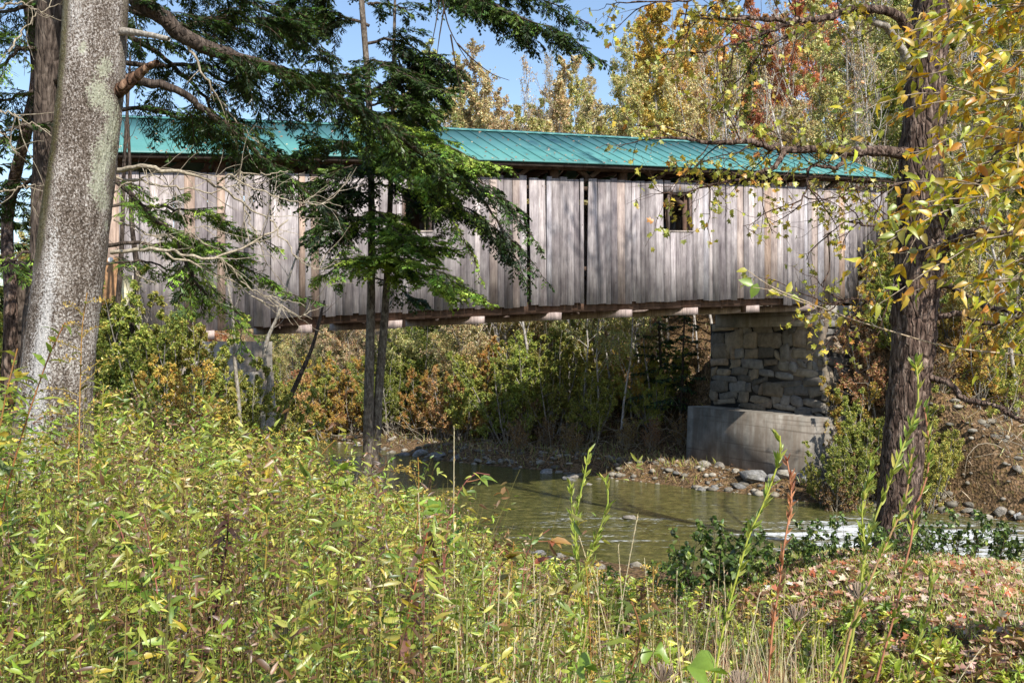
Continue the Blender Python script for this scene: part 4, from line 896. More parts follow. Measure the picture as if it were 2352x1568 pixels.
# bare hanging twigs in the sky gap
m=MB(); rg=R(350)
for pts in ([(1010,-60,13),(1020,20,13),(1030,60,13),(1055,110,13),(1080,150,13.1),(1100,200,13.1)],[(1020,20,13),(1010,80,13),(1002,140,13)],[(1035,80,13),(1045,140,13),(1058,220,13),(1060,270,13)],[(1050,100,13),(1090,140,12.9),(1130,170,12.9),(1170,185,12.8)],[(1012,-20,13),(1000,60,13),(985,130,13)]):
    Q=resample(scr(pts)-o4,16); tube(m,Q,np.linspace(.012,.003,16),4,(.8,.7,.6),.05,rg)
m.build('bare_twigs',M['bark_dark'],t4)

# dead bare branches in front of the bridge at the left
wd=MB(); rg=R(360)
t5,o5=t2,o2
dead=[([(262,392,9.6),(310,385,9.5),(350,385,9.4),(410,395,9.4),(470,410,9.5),(500,425,9.6),(560,470,9.8),(620,505,10)],.026),
 ([(262,405,9.6),(330,420,9.6),(400,430,9.6),(480,440,9.7),(530,430,9.8),(570,405,10)],.014),
 ([(500,422,9.6),(520,405,9.5),(560,398,9.5),(610,400,9.5),(660,395,9.6)],.013),
 ([(255,580,9.6),(330,572,9.5),(400,578,9.4),(470,590,9.4),(520,585,9.5),(570,560,9.6),(620,535,9.7),(660,510,9.8)],.022),
 ([(262,505,9.7),(300,520,9.7),(350,540,9.7),(400,548,9.8),(440,530,9.8),(490,520,9.9)],.012),
 ([(540,410,9.8),(600,440,9.9),(660,460,10),(730,470,10),(790,475,10)],.010),
 ([(380,580,9.7),(430,600,9.7),(480,625,9.8),(540,650,9.9),(600,690,10),(660,715,10.2),(720,730,10.4)],.012),
 ([(470,560,9.7),(520,600,9.8),(560,650,9.9),(620,680,10),(700,700,10.1)],.009),
 ([(560,470,9.8),(590,540,9.9),(610,600,10),(640,640,10.1)],.009),
 ([(620,505,10),(660,560,10),(690,600,10),(740,620,10),(780,600,10)],.009),
 ([(262,440,9.6),(300,420,9.6),(360,405,9.5),(400,440,9.5),(420,500,9.6)],.008),
 ([(300,600,9.8),(320,640,9.8),(330,690,9.9),(350,730,10)],.008),
 ([(0,255,9),(40,268,9),(80,290,9.1),(110,300,9.2)],.012),([(0,20,9),(30,10,9),(75,18,9.1),(110,40,9.2)],.012),([(0,440,9),(50,430,9),(95,425,9.2)],.010),([(0,300,9),(30,340,9),(28,380,9)],.006),
 ([(20,120,9),(60,60,9.1),(110,20,9.2),(150,5,9.3)],.010),([(430,100,10.5),(470,180,10.6),(520,250,10.8),(600,340,11)],.016),
]
for pts,r0 in dead:
    Q=resample(scr(pts)-o5,22); Q[1:]+=rg.normal(size=(21,3))*.012; tube(wd,Q,np.linspace(r0,r0*.3,22),5,(1,1,1),.06,rg)
    L=np.linalg.norm(np.diff(Q,axis=0),axis=1).sum()
    for _ in range(int(L*7)):
        p,d=along(Q,rg.uniform(.1,1)); s_=side(d,rg,rg.uniform(.4,1.1)); s_[2]-=.15; L2=rg.uniform(.15,.75)*min(1,r0*90); T=grow(p,s_,L2,7,rg,.13,.0,rg.uniform(-.15,.2)); tube(wd,T,np.linspace(.0055,.002,8),3,(1,1,1))
        if rg.random()<.6:
            p2,d2=along(T,rg.uniform(.3,.8)); T=grow(p2,side(d2,rg,.7),L2*.5,5,rg,.15,0); tube(wd,T,np.linspace(.0035,.0015,6),3,(1,1,1))
wd.build('dead_branches',M['twig_dead'],t5,smooth=True)

# other stems at the left
def stemtree(name,label,pts,mat,seed,k=9,cat='tree',twigs=0):
    t,o=bigtrunk(name,label,cat,pts,mat,k,.05,seed,40)
    if twigs:
        m=MB(); rg=R(seed+1); Q=np.array([at(a,b,c) for a,b,c,_ in pts])-o; Q=resample(Q,30)
        for _ in range(twigs):
            p,d=along(Q,rg.uniform(.25,1)); T=grow(p,side(d,rg,.8),rg.uniform(.3,1.1),6,rg,.15,.05); tube(m,T,np.linspace(.007,.002,7),3)
        m.build('twigs',mat,t)
    return t,o
stemtree('slender_tree','pale brown curving stem at the far left edge behind the big trunk',[(20,900,12,40),(25,700,12,30),(18,500,12.5,26),(60,300,12,28),(88,180,12,34),(78,60,12,36),(60,-60,12,38),(40,-300,12,30)],M['bark_rough'],401)
stemtree('slender_tree','thin dark trunk left of the cream pointed board',[(258,905,19,15),(262,850,19,14),(266,760,19,12),(272,680,19,12),(278,600,19,12),(282,480,19,10),(285,380,19,9),(292,260,19,7),(300,120,19,5)],M['bark_dark'],402,twigs=14)
stemtree('slender_tree','dark trunk with a bend at its foot right of the cream pointed board',[(275,880,19.2,22),(292,850,19.2,17),(300,780,19.2,14),(308,700,19.2,13),(315,620,19.2,13),(305,540,19.2,12),(300,450,19.2,10),(296,330,19.2,7),(290,200,19.2,5)],M['bark_dark'],403,twigs=14)
stemtree('tree_stump','dark broken stump at the far left behind the weeds',[(40,1000,12.5,66),(45,850,12.5,60),(48,700,12.5,58),(48,640,12.5,56),(46,606,12.5,52),(45,600,12.5,20)],M['bark_dark'],404,cat='stump')
stemtree('slender_tree','slender dark trunk between the stump and the big trunk',[(112,900,24,20),(110,700,24,18),(112,520,24,16),(108,300,24,12),(106,0,24,8)],M['bark_dark'],405)
stemtree('sapling','thin pale sapling rising through the brush below the boards, left of two',[(552,1010,20,11),(548,920,20,9),(540,840,20,9),(536,740,20,7),(528,680,20,6),(515,600,20,4)],M['bark_grey'],406,6,'sapling',10)
stemtree('sapling','pale crooked stem in front of the concrete buttress, right of two',[(600,1020,21,14),(606,930,21,12),(618,880,21,12),(606,830,21,12),(614,780,21,10),(640,720,21,8),(660,650,21,6),(690,560,21,4)],M['bark_grey'],407,6,'sapling',12)
stemtree('sapling','dark leaning sapling under the end of the beams',[(640,1010,23,12),(660,930,23,12),(690,860,23,12),(716,800,23,9),(735,730,23,7),(745,690,23,5)],M['bark_dark'],408,6,'sapling',10)

# rough-barked tree on the right
def rough_cols(V,th,Q): return np.ones(V.shape)
t6,o6=bigtrunk('maple_tree','rough dark-barked trunk with limbs reaching left over the green roof','tree',
 [(2030,1420,12,120),(2052,1290,12,97),(2064,1150,12,93),(2078,980,12,90),(2094,820,12,92),(2103,700,12,98),(2112,600,12,104),(2113,500,12,100),(2114,400,12,94),(2120,300,12,90),(2128,150,12,84),(2142,0,12,80),(2155,-300,12,70),(2165,-800,12,55),(2170,-1400,12,35),(2172,-2000,12,10)],M['bark_rough'],40,.05,8,220)
MP=[(176,172,66),(190,168,64),(154,158,66),(196,140,62),(136,134,64)]
def limb(t,org,pts,r0,seed,leafn=40,twn=9,ls=.066,r1=.012,mat='bark_rough',shape='maple',pal=MP,L2=(.4,1.1),leafm='leaf',wts=(4,3,3,1,2),up=.0,lab=None,per=5):
    wd=MB(); lf=MB(); rg=R(seed); Q=resample(scr(pts)-org,max(20,len(pts)*6)); Q[1:-1]+=rg.normal(size=(len(Q)-2,3))*.008
    tube(wd,Q,np.linspace(r0,r1,len(Q)),8,(1,1,1),.06,rg); PP=[]
    for q in range(twn):
        f=.2+.8*(q+rg.random())/twn; p,d=along(Q,f); s_=side(d,rg,rg.uniform(.5,1.1)); s_[1]*=.8; L=rg.uniform(*L2)
        T=grow(p,s_,L,7,rg,.2,up,.1); tube(wd,T,np.linspace(.009,.003,8),4,(.8,.7,.65))
        for _ in range(per):
            p2,d2=along(T,rg.uniform(.25,1)); T2=grow(p2,side(d2,rg,.8),L*rg.uniform(.25,.6),5,rg,.22,0,.1); tube(wd,T2,np.linspace(.004,.0018,6),3,(.8,.7,.65)); PP+=[T2[k] for k in (1,2,3,4,5)]
    o=wd.build('limb',M[mat],t,smooth=True)
    if leafn:
        PP=np.array(PP); n=min(leafn,len(PP)*2); P=PP[rg.integers(0,len(PP),n)]+rg.normal(size=(n,3))*.03
        leaves(lf,P,rdir(rg,n)-[0,0,.6],rdir(rg,n)+[0,-.2,.6],ls*rg.uniform(.6,1.3,n),ls*rg.uniform(.6,1.1,n),shape,palette(rg,n,pal,wts,.2),.25,rg)
        lf.build('leaves',M[leafm],o)
    return o
limb(t6,o6,[(2100,352,12),(2045,349,11.8),(1937,345,11.5),(1883,342,11.4),(1800,345,11.2),(1721,326,11),(1631,326,10.9),(1570,318,10.8),(1505,317,10.8)],.075,501,330,16)
limb(t6,o6,[(1800,349,11.2),(1779,383,11.1),(1735,397,11),(1667,419,10.9),(1613,423,10.8)],.035,502,200,10,r1=.006)
limb(t6,o6,[(1940,350,11.5),(1930,380,11.4),(1860,385,11.3),(1850,440,11.2),(1830,480,11.1)],.03,503,200,10,r1=.006)
limb(t6,o6,[(2100,165,12),(2067,108,11.9),(2045,72,11.8),(1973,32,11.6),(1930,0,11.5),(1850,-80,11.3)],.06,504,60,8,mat='bark_grey')
limb(t6,o6,[(2100,120,12),(2085,72,11.9),(2067,43,11.8),(2016,22,11.6),(1955,25,11.5),(1872,45,11.3),(1811,47,11.2),(1700,42,11),(1630,44,10.9),(1560,30,10.8)],.065,505,230,14,r1=.008,ls=.075)
limb(t6,o6,[(1900,40,11.4),(1865,55,11.3),(1811,82,11.2),(1757,112,11.1),(1730,140,11)],.03,506,70,7,r1=.005,ls=.07)
limb(t6,o6,[(1830,50,11.2),(1793,60,11.1),(1721,92,11),(1649,112,10.9),(1620,125,10.8)],.03,507,90,7,r1=.005,ls=.07)
limb(t6,o6,[(2125,690,12),(2150,660,11.9),(2171,654,11.8),(2207,675,11.6),(2254,700,11.4),(2352,719,11),(2450,740,10.8)],.045,508,60,6,r1=.02)
limb(t6,o6,[(2125,730,12),(2165,728,11.9),(2207,719,11.8),(2254,740,11.6),(2352,729,11.3),(2430,720,11)],.04,509,50,6,r1=.02)
limb(t6,o6,[(2110,845,12),(2131,863,11.9),(2182,880,11.7),(2211,913,11.6),(2297,935,11.3),(2347,967,11.1),(2420,990,11)],.045,510,30,5,r1=.02)
limb(t6,o6,[(2125,630,12),(2150,600,11.9),(2175,564,11.7),(2225,535,11.4),(2315,535,11),(2420,530,10.6)],.07,511,80,7,r1=.03)
limb(t6,o6,[(2120,560,12),(2145,535,11.8),(2175,479,11.6),(2207,443,11.3),(2261,396,11),(2333,317,10.6),(2400,230,10.3)],.10,512,90,7,r1=.05)
limb(t6,o6,[(2100,480,12),(2060,500,11.8),(2000,520,11.6),(1950,510,11.5),(1890,545,11.4)],.022,513,120,9,r1=.005)
limb(t6,o6,[(2095,640,12),(2050,660,11.8),(2000,690,11.6),(1950,690,11.5),(1900,700,11.4)],.02,514,150,9,r1=.005)
limb(t6,o6,[(2100,420,12),(2050,425,11.8),(1990,430,11.6),(1930,440,11.5)],.02,515,90,8,r1=.005)
limb(t6,o6,[(2110,-150,12),(2030,-130,11.8),(1920,-100,11.6),(1800,-60,11.4),(1700,-20,11.2),(1580,0,11),(1450,5,10.8)],.05,516,220,14,r1=.006,ls=.075)
# upper crown over the frame gives the dappled shade on the near bank
wd=MB(); lf=MB(); rg=R(530)
for q in range(20):
    p=at(2155,-350-80*q,12)-o6; a=q*2.4; Lb=grow(p,[math.cos(a),math.sin(a),.45],rg.uniform(2.4,4.2)*(1.1-q/32),8,rg,.12,.03); tube(wd,Lb,np.linspace(.06,.012,9),5)
    for w_ in range(9):
        p2,d2=along(Lb,rg.uniform(.25,1)); Tw=grow(p2,side(d2,rg,.8),1.0,4,rg,.2,.02); tube(wd,Tw,np.linspace(.01,.004,5),3); n=9; u_=rg.random(n)*4; i=np.minimum(u_.astype(int),3); P=Tw[i]+(Tw[i+1]-Tw[i])*(u_-i)[:,None]
        leaves(lf,P+rg.normal(size=(n,3))*.14,rdir(rg,n),rdir(rg,n)+[0,0,.8],.11,.1,'maple',palette(rg,n,MP,(3,3,2,2,2)),.2)
wd.build('upper_limbs',M['bark_rough'],t6,smooth=True); lf.build('crown',M['leaf'],t6)

# yellow-leaved tree whose branches hang in from the right
YL=[(210,194,50),(220,180,46),(180,188,60),(224,158,52),(156,172,66),(230,202,78)]
t7,o7=bigtrunk('elm_tree','yellow-leaved tree whose leafy branches hang in from the right side','tree',
 [(3250,2300,4.9,150),(3240,1700,4.9,130),(3220,1000,4.9,120),(3200,400,4.9,115),(3180,-300,4.9,105),(3150,-1100,4.9,90),(3120,-2200,4.9,60)],M['bark_grey'],14,.03,9,50)
def ybranch(pts,r0,seed,nl=60,ls=.075,twn=8,wts=(4,4,3,2,2,2),tl_=(.25,.6),leafs='ovate'):
    wd=MB(); lf=MB(); rg=R(seed); Q=resample(scr(pts)-o7,max(20,len(pts)*6)); tube(wd,Q,np.linspace(r0,.0025,len(Q)),6,(1,.9,.8),.04,rg); P=[];D=[]
    for q in range(twn):
        p,d=along(Q,.25+.75*(q+rg.random())/twn); s_=side(d,rg,rg.uniform(.4,.9)); s_[2]=s_[2]*.6-.1; L=rg.uniform(*tl_); T=grow(p,s_,L,8,rg,.1,0,.12); tube(wd,T,np.linspace(.0035,.0013,9),4,(1,.9,.8))
        for k in range(1,9):
            for _ in range(2): P.append(T[k]+rg.normal(size=3)*.008); D.append(unit(T[k]-T[k-1])*.6+rdir(rg,1)[0]*.8+[0,0,-.25])
    P=np.array(P);D=np.array(D); k=rg.permutation(len(P))[:nl]; P=P[k];D=D[k];n=len(P)
    o=wd.build('branch',M['bark_grey'],t7,smooth=True)
    leaves(lf,P,D,rdir(rg,n)+[.2,-.5,.7],ls*rg.uniform(.55,1.25,n),ls*rg.uniform(.42,.62,n),leafs,palette(rg,n,YL,wts,.25),.55,rg); lf.build('leaves',M['leafnear'],o)
for i_,(pts,nl) in enumerate([([(3190,-100,4.9),(2700,-60,4.7),(2450,-20,4.5),(2365,10,4.4),(2245,30,4.4),(2175,70,4.4)],95),([(3190,0,4.9),(2700,60,4.6),(2450,90,4.4),(2375,110,4.3),(2275,140,4.3),(2215,160,4.3)],110),
 ([(3190,100,4.9),(2700,180,4.6),(2450,200,4.4),(2375,200,4.3),(2295,230,4.2),(2165,190,4.2)],110),([(3200,200,4.9),(2700,260,4.6),(2450,280,4.4),(2395,310,4.2),(2315,330,4.2),(2245,300,4.2)],120),
 ([(3200,300,4.9),(2700,380,4.5),(2450,400,4.3),(2395,420,4.2),(2305,440,4.1),(2215,470,4.1),(2125,500,4.1)],120),([(3200,400,4.9),(2700,460,4.5),(2450,480,4.3),(2395,510,4.2),(2315,540,4.2),(2245,550,4.2)],110),
 ([(3200,500,4.9),(2700,540,4.5),(2450,560,4.3),(2405,600,4.2),(2345,640,4.2),(2285,650,4.2)],80),([(3190,-200,4.9),(2700,-140,4.8),(2450,-80,4.6),(2345,-40,4.5),(2245,-20,4.5)],90),
 ([(3200,350,4.9),(2600,330,4.8),(2450,350,4.7),(2375,380,4.6),(2265,410,4.5),(2165,440,4.5)],90),([(3200,150,4.9),(2650,130,4.9),(2450,120,4.9),(2345,60,4.8),(2245,80,4.8)],90),([(3200,600,4.9),(2700,640,4.6),(2480,640,4.5),(2425,680,4.4),(2375,740,4.4)],50)]):
    ybranch(pts,.014,600+i_,int(nl*5.2),.056,30)
# the long thin twig with a few leaves reaching far left
wd=MB(); lf=MB(); rg=R(620); Q=resample(scr([(3220,880,4.9),(2700,850,4.7),(2352,816,4.5),(2153,791,4.5),(2052,762,4.5),(1937,726,4.5),(1847,690,4.5),(1764,654,4.5),(1717,621,4.5)])-o7,60); tube(wd,Q,np.linspace(.009,.0016,60),5,(1.3,1.2,1.1))
Q2=resample(scr([(1940,726,4.5),(1880,705,4.48),(1830,690,4.47),(1765,665,4.46),(1730,660,4.46)])-o7,12); tube(wd,Q2,np.linspace(.003,.0014,12),4,(1.3,1.2,1.1)); o=wd.build('branch',M['twig_dead'],t7)
for u,v,L,du,dv,c in ((1717,621,.05,-18,0,(196,190,50)),(1730,655,.07,-26,-12,(150,180,60)),(1740,650,.075,-10,24,(140,170,60)),(1765,668,.06,22,6,(206,196,60)),(1790,672,.06,-22,2,(200,196,56)),(1805,672,.06,10,-16,(206,200,70)),(1815,680,.055,24,8,(170,190,70)),(1825,690,.045,10,10,(214,180,50)),(1868,705,.045,8,-12,(196,140,50)),(1878,720,.055,-12,16,(200,196,60)),(1888,720,.055,20,10,(226,180,50)),(1926,728,.05,4,22,(210,190,50)),(2155,792,.055,16,10,(216,180,50)),(2170,800,.05,12,20,(200,150,50)),(2290,800,.06,4,30,(196,190,60)),(2330,815,.06,10,26,(216,186,60))):
    d=at(u+du,v+dv,4.5)-at(u,v,4.5); leaves(lf,(at(u,v,4.5)-o7)[None],d[None],np.array([[.2,-.9,.45]])+rg.normal(size=(1,3))*.25,L,L*.62,'ovate',np.array([lin(*c)]),.2)
lf.build('leaves',M['leafnear'],o)
# bare-crowned tree outside the frame on the near bank: throws the branch shadows on the boards
wd,lf=deciduous(640,19,.2,first=.35,nl=22,ll=.3,la=.6,tw=6,sub=3,lp=2,ls=.12,pal=MP,wts=(1,1,1,1,1),twr=.012,up=.15)
place(protos(wd,lf,M['bark_grey'],'leaf'),'bare_tree','tall thinly leaved tree on the near bank beyond the right side','tree',(12.3,18,gz(12.3,18)),1.0,1.4)

# ================================================================== near vegetation
SG=[(172,186,76),(144,168,64),(194,196,86),(112,138,54),(200,186,100),(166,132,92),(124,92,66)]
def weedheight(u,y):
    """skyline of the weed bank in the picture, turned into plant height"""
    return np.interp(u,[-300,0,60,130,200,330,420,520,640,700,790,850,1000,1060,1180,1300,1450,1600,1750,1900,2050,2352,2700],[815,835,860,890,885,890,935,985,975,1010,1065,1120,1130,1210,1265,1290,1330,1345,1360,1370,1380,1400,1400])
def weedbank(seed,ysl,dens,mb,stem,leaf_l,shape,per,hmax=1.5,pal=SG,wts=(4,4,3,3,2,2,2),var=.25,lw=.36,minh=.12,umax=2500):
    rg=R(seed); y0,y1=ysl; A=.5*(y1*y1-y0*y0)*(2700+300)/F0; n=int(A*dens); y=np.sqrt(rg.uniform(y0*y0,y1*y1,n)); u=rg.uniform(-250,umax,n); x=(u-W0/2)/F0*y
    nd=-sdist(x,y,NE); z=ground(x,y); vs=weedheight(u,y); zt=CZ-(vs-H0/2)/F0*y+rg.normal(size=n)*.04*y/3
    cap=np.interp(u,[0,300,900,1400,1700,2400],[2.0,1.95,1.6,.8,.35,.2]); h=np.minimum(zt-z,cap)*rg.uniform(.62,1.02,n)
    clump=vnoise(x,y,1.1,seed)+.5; h=np.minimum(h*(.76+.4*clump),np.maximum((CZ-(vs-H0/2)/F0*y-z)*1.02,0))
    thin=np.interp(u,[0,1300,1600,1900,2400],[1,1,.75,.45,.35]); k=(h>minh)&(nd>.5)&(rg.random(n)<thin)
    x,y,z,h,u,clump=x[k],y[k],z[k],h[k],u[k],clump[k]; n=len(x)
    lean=rg.normal(size=(n,2))*.16*h[:,None]; B0=np.stack([x,y,z-.03],1); T=B0+np.stack([lean[:,0],lean[:,1],h],1)
    # stems as thin crossed strips
    D=T-B0; leaves(stem,B0,D,rdir(rg,n)+[0,-1,0],np.linalg.norm(D,axis=1),.0035+.0025*rg.random(n),'strip',palette(rg,n,[(110,104,50),(100,66,48),(130,122,66),(84,80,42)],(3,2,2,2),.2),.02)
    # leaves up each stem
    m=per; tone=rg.normal(size=n)*.18; f=(rg.random((n,m))**.75*.85+.15)
    P=B0[:,None]+D[:,None]*f[...,None]; a=rg.random((n,m))*6.28; out=np.stack([np.cos(a),np.sin(a),rg.uniform(-.7,1.1,(n,m))],-1)
    sp1=vnoise(x,y,.8,seed+3); sp2=vnoise(x,y,1.7,77); sp3=vnoise(x,y,.55,78)
    L=leaf_l*np.clip(np.exp(rg.normal(size=(n,m))*.3),.5,1.6)*np.clip(np.exp(rg.normal(size=(n,1))*.22),.7,1.25)*(1.15-.5*f)*(1+.6*sp1)[:,None]; out[...,2]+=(sp2*1.2)[:,None]; pc=rg.choice(len(pal),n,p=np.array(wts)/sum(wts)); pc=np.where((np.abs(sp2)>.17)&(rg.random(n)<.6),np.where(sp2>0,0,1+2*(sp3>0)),pc); 
    base=np.array([lin(*c) for c in pal])[pc]; C=base[:,None]*np.exp(tone[:,None,None]+rg.normal(size=(n,m,1))*var)*(1+rg.normal(size=(n,m,3))*.07)
    brown=(rg.random((n,m))<(-9*(shape=='ovate')+.05+.25*(f<.4)+.9*np.clip(sp3-.16,0,1)[:,None]*2))[...,None]; C=np.where(brown,np.array(lin(126,92,62))*np.exp(rg.normal(size=(n,m,1))*.3),C)
    yel=(rg.random((n,m))<.03)[...,None]; C=np.where(yel,np.array(lin(214,190,60)),C)
    leaves(mb,P.reshape(-1,3),out.reshape(-1,3),(rdir(rg,n*m)*.9+[.1,-.25,.55]),L.ravel(),L.ravel()*lw*rg.uniform(.7,1.3,n*m),shape,np.clip(C.reshape(-1,3),0,.85),.45,rg)
# dense undergrowth, near to far
for i_,(ysl,dn,ll_,shp,per,lw,lab,nm) in enumerate([((1.7,3.2),260,.036,'lance',54,.26,'dense yellow-green weeds at the bottom edge of the picture','weeds'),((3.2,5.2),160,.045,'lance',52,.28,'thick bank of mixed green weeds and asters','weeds'),
   ((5.2,8.5),85,.068,'rhomb',48,.34,'thick weeds around the foot of the lichen trunk','weeds'),((8.5,21),34,.085,'rhomb',40,.42,'yellow-green growth toward the river edge','weeds')]):
    mb=MB(); st=MB(); weedbank(700+i_,ysl,dn,mb,st,ll_,shp,per,lw=lw)
    o=mb.build(nm,M['leafnear' if i_<2 else 'leaf']); tag(o,lab,'weeds',kind='stuff'); s_=st.build('stems',M['stem'],o)
# broader leaves scattered through the bank
mb=MB(); st=MB(); weedbank(720,(3.0,9.5),14,mb,st,.07,'ovate',9,lw=.62,pal=[(146,168,60),(122,150,52),(176,182,72),(206,190,64),(190,120,64)],wts=(4,3,3,1.5,.6))
o=mb.build('broad_leaved_weeds',M['leafnear']); tag(o,'broad bright green leaves scattered among the weeds','weeds',kind='stuff'); st.build('stems',M['stem'],o)
# brown seed heads / wilted asters
mb=MB(); st=MB(); weedbank(730,(2.0,11),44,mb,st,.02,'rhomb',60,lw=.7,pal=[(132,108,84),(160,138,108),(104,78,58),(176,160,128)],wts=(3,2,3,1))
o=mb.build('wilted_weeds',M['leaf']); tag(o,'brown wilted seed heads between the green weeds','weeds',kind='stuff'); st.build('stems',M['stem'],o)
# grass and litter over the open ground at the right, and over both banks
def scatter(seed,n,ur,yr,cond,fn):
    rg=R(seed); y=np.sqrt(rg.uniform(yr[0]**2,yr[1]**2,n)); u=rg.uniform(*ur,n); x=(u-W0/2)/F0*y; nd=-sdist(x,y,NE); fd=sdist(x,y,FE); k=cond(x,y,u,nd,fd,rg); x,y=x[k],y[k]; return rg,x,y,ground(x,y)
rg,x,y,z=scatter(740,90000,(-150,2500),(2,13),lambda x,y,u,nd,fd,r:(nd>1)&(r.random(len(x))<np.interp(u,[0,900,1500,2400],[.3,.45,.9,.8])),None)
gm=MB(); n=len(x); leaves(gm,np.stack([x,y,z-.01],1),rdir(rg,n)*.55+[0,0,1],rdir(rg,n)+[0,-1,0],rg.uniform(.04,.12,n)*np.where(x>1,.9,1),.005+.003*rg.random(n),'strip',palette(rg,n,[(150,166,66),(172,176,86),(122,144,54),(190,176,110)],(4,3,2,1.5),.22),.5,rg)
tag(gm.build('grass',M['leaf']),'short green grass between fallen leaves on the near bank','grass',kind='stuff')
LC=[(200,162,138),(172,132,108),(214,182,160),(206,136,92),(140,104,82),(190,110,76),(224,204,178)]
def litter(seed,n,ur,yr,cond,size,name,label,lift=.05):
    rg,x,y,z=scatter(seed,n,ur,yr,cond,None); n=len(x); m=MB(); L=size*rg.uniform(.6,1.4,n)
    leaves(m,np.stack([x,y,z+rg.random(n)*lift+.01],1),rdir(rg,n,.25),rdir(rg,n)*.5+[0,0,1],L,L*rg.uniform(.6,1,n),'maple' if size<.12 else 'rhomb',palette(rg,n,LC if seed==750 else [(150,124,98),(122,98,74),(172,142,112),(140,108,78),(100,82,62)],(4,3,3,1.6,2,1,1.5)[:7 if seed==750 else 5],.22),.3,rg)
    tag(m.build(name,M['leaf']),label,'fallen leaves',kind='stuff')
litter(750,9500,(1250,2500),(2.5,11.5),lambda x,y,u,nd,fd,r:(nd>4)&(r.random(len(x))<np.interp(u,[1250,1800,2400],[.15,.9,1])),.062,'fallen_leaves','pink-brown fallen leaves on the open ground at the lower right')
litter(751,26000,(600,2600),(26,60),lambda x,y,u,nd,fd,r:(fd>1.2),.12,'fallen_leaves','rusty leaf litter covering the far bank and slope',.05)
rg,x,y,z=scatter(760,30000,(650,2550),(24,56),lambda x,y,u,nd,fd,r:(fd>.3)&(r.random(len(x))<np.clip(1.2-fd/14,.15,1))&(vnoise(x,y,2.5,5)>-.15),None)
gm=MB(); n=len(x); leaves(gm,np.stack([x,y,z-.02],1),rdir(rg,n)*.6+[0,0,1],rdir(rg,n)+[0,-1,0],rg.uniform(.1,.4,n),.018+.01*rg.random(n),'strip',palette(rg,n,[(150,120,80),(170,150,96),(130,136,60),(112,88,60),(150,160,70)],(3,3,2,2,2),.22),.6,rg)
tag(gm.build('bank_grass',M['leaf']),'dry brown and green grass along the far river edge','grass',kind='stuff')
# fallen twigs and brush on the far bank
bm_=MB(); rg=R(770)
for _ in range(420):
    u=rg.uniform(700,2400); y=np.interp(u,[700,1000,1300,1600,2000,2400],[50,45,41.5,40,31,28])+rg.uniform(-.5,4); x=(u-W0/2)/F0*y
    if float(sdist(np.array([x]),np.array([y]),FE)[0])<.6: continue
    T=grow([x,y,gz(x,y)+.05],[rg.normal(),rg.normal()*.5,rg.uniform(0,.9)],rg.uniform(.6,2.6),7,rg,.2,-.06); tube(bm_,T,np.linspace(rg.uniform(.008,.022),.004,8),4,(1,1,1)*1 if 1 else 1)
tag(bm_.build('fallen_brush',M['twig_dead']),'grey dead twigs and fallen branches on the far bank','brush',kind='stuff')

# dry grass blades leaning through the weed bank
rg,x,y,z=scatter(780,5200,(-150,1900),(2.2,9),lambda x,y,u,nd,fd,r:(nd>2)&(vnoise(x,y,1.3,44)>-.1),None); gm=MB(); n=len(x); uu=W0/2+F0*x/y; hh=np.minimum(CZ-(weedheight(uu,y)-H0/2)/F0*y-z,1.5)*rg.uniform(.5,1.03,n); k=hh>.1
x,y,z,hh=x[k],y[k],z[k],hh[k]; n=len(x); leaves(gm,np.stack([x,y,z],1),np.stack([rg.normal(size=n)*.22,rg.normal(size=n)*.22,np.ones(n)],1),rdir(rg,n)+[0,-1,0],hh,.0035,'strip',palette(rg,n,[(206,192,150),(178,150,110),(150,110,80)],(3,2,2),.2),.12,rg)
tag(gm.build('dry_grass',M['leaf']),'pale dry grass blades standing through the weed bank','dry grass',kind='stuff')
# leaves fallen on the roof
rg=R(790); m=MB(); n=420; t_=rg.uniform(-11,14,n); f_=rg.random(n)**1.5; P=np.array([B(a,RL-(RL-EL)*(1-b),ZE+(ZR-ZE)*b+.012+.01*rg.random()) for a,b in zip(t_,f_)])
nrm=np.array([(ZR-ZE)*sa,-(ZR-ZE)*ca,RL-EL]); leaves(m,P,np.cross(np.broadcast_to(nrm,(n,3)),rdir(rg,n)),nrm+rdir(rg,n)*.5,rg.uniform(.05,.12,n),.05,'rhomb',palette(rg,n,LC,(1,)*7,.2),.2)
tag(m.build('roof_leaves',M['leaf']),'small dead leaves and needles lying on the green roof','fallen leaves',kind='stuff')
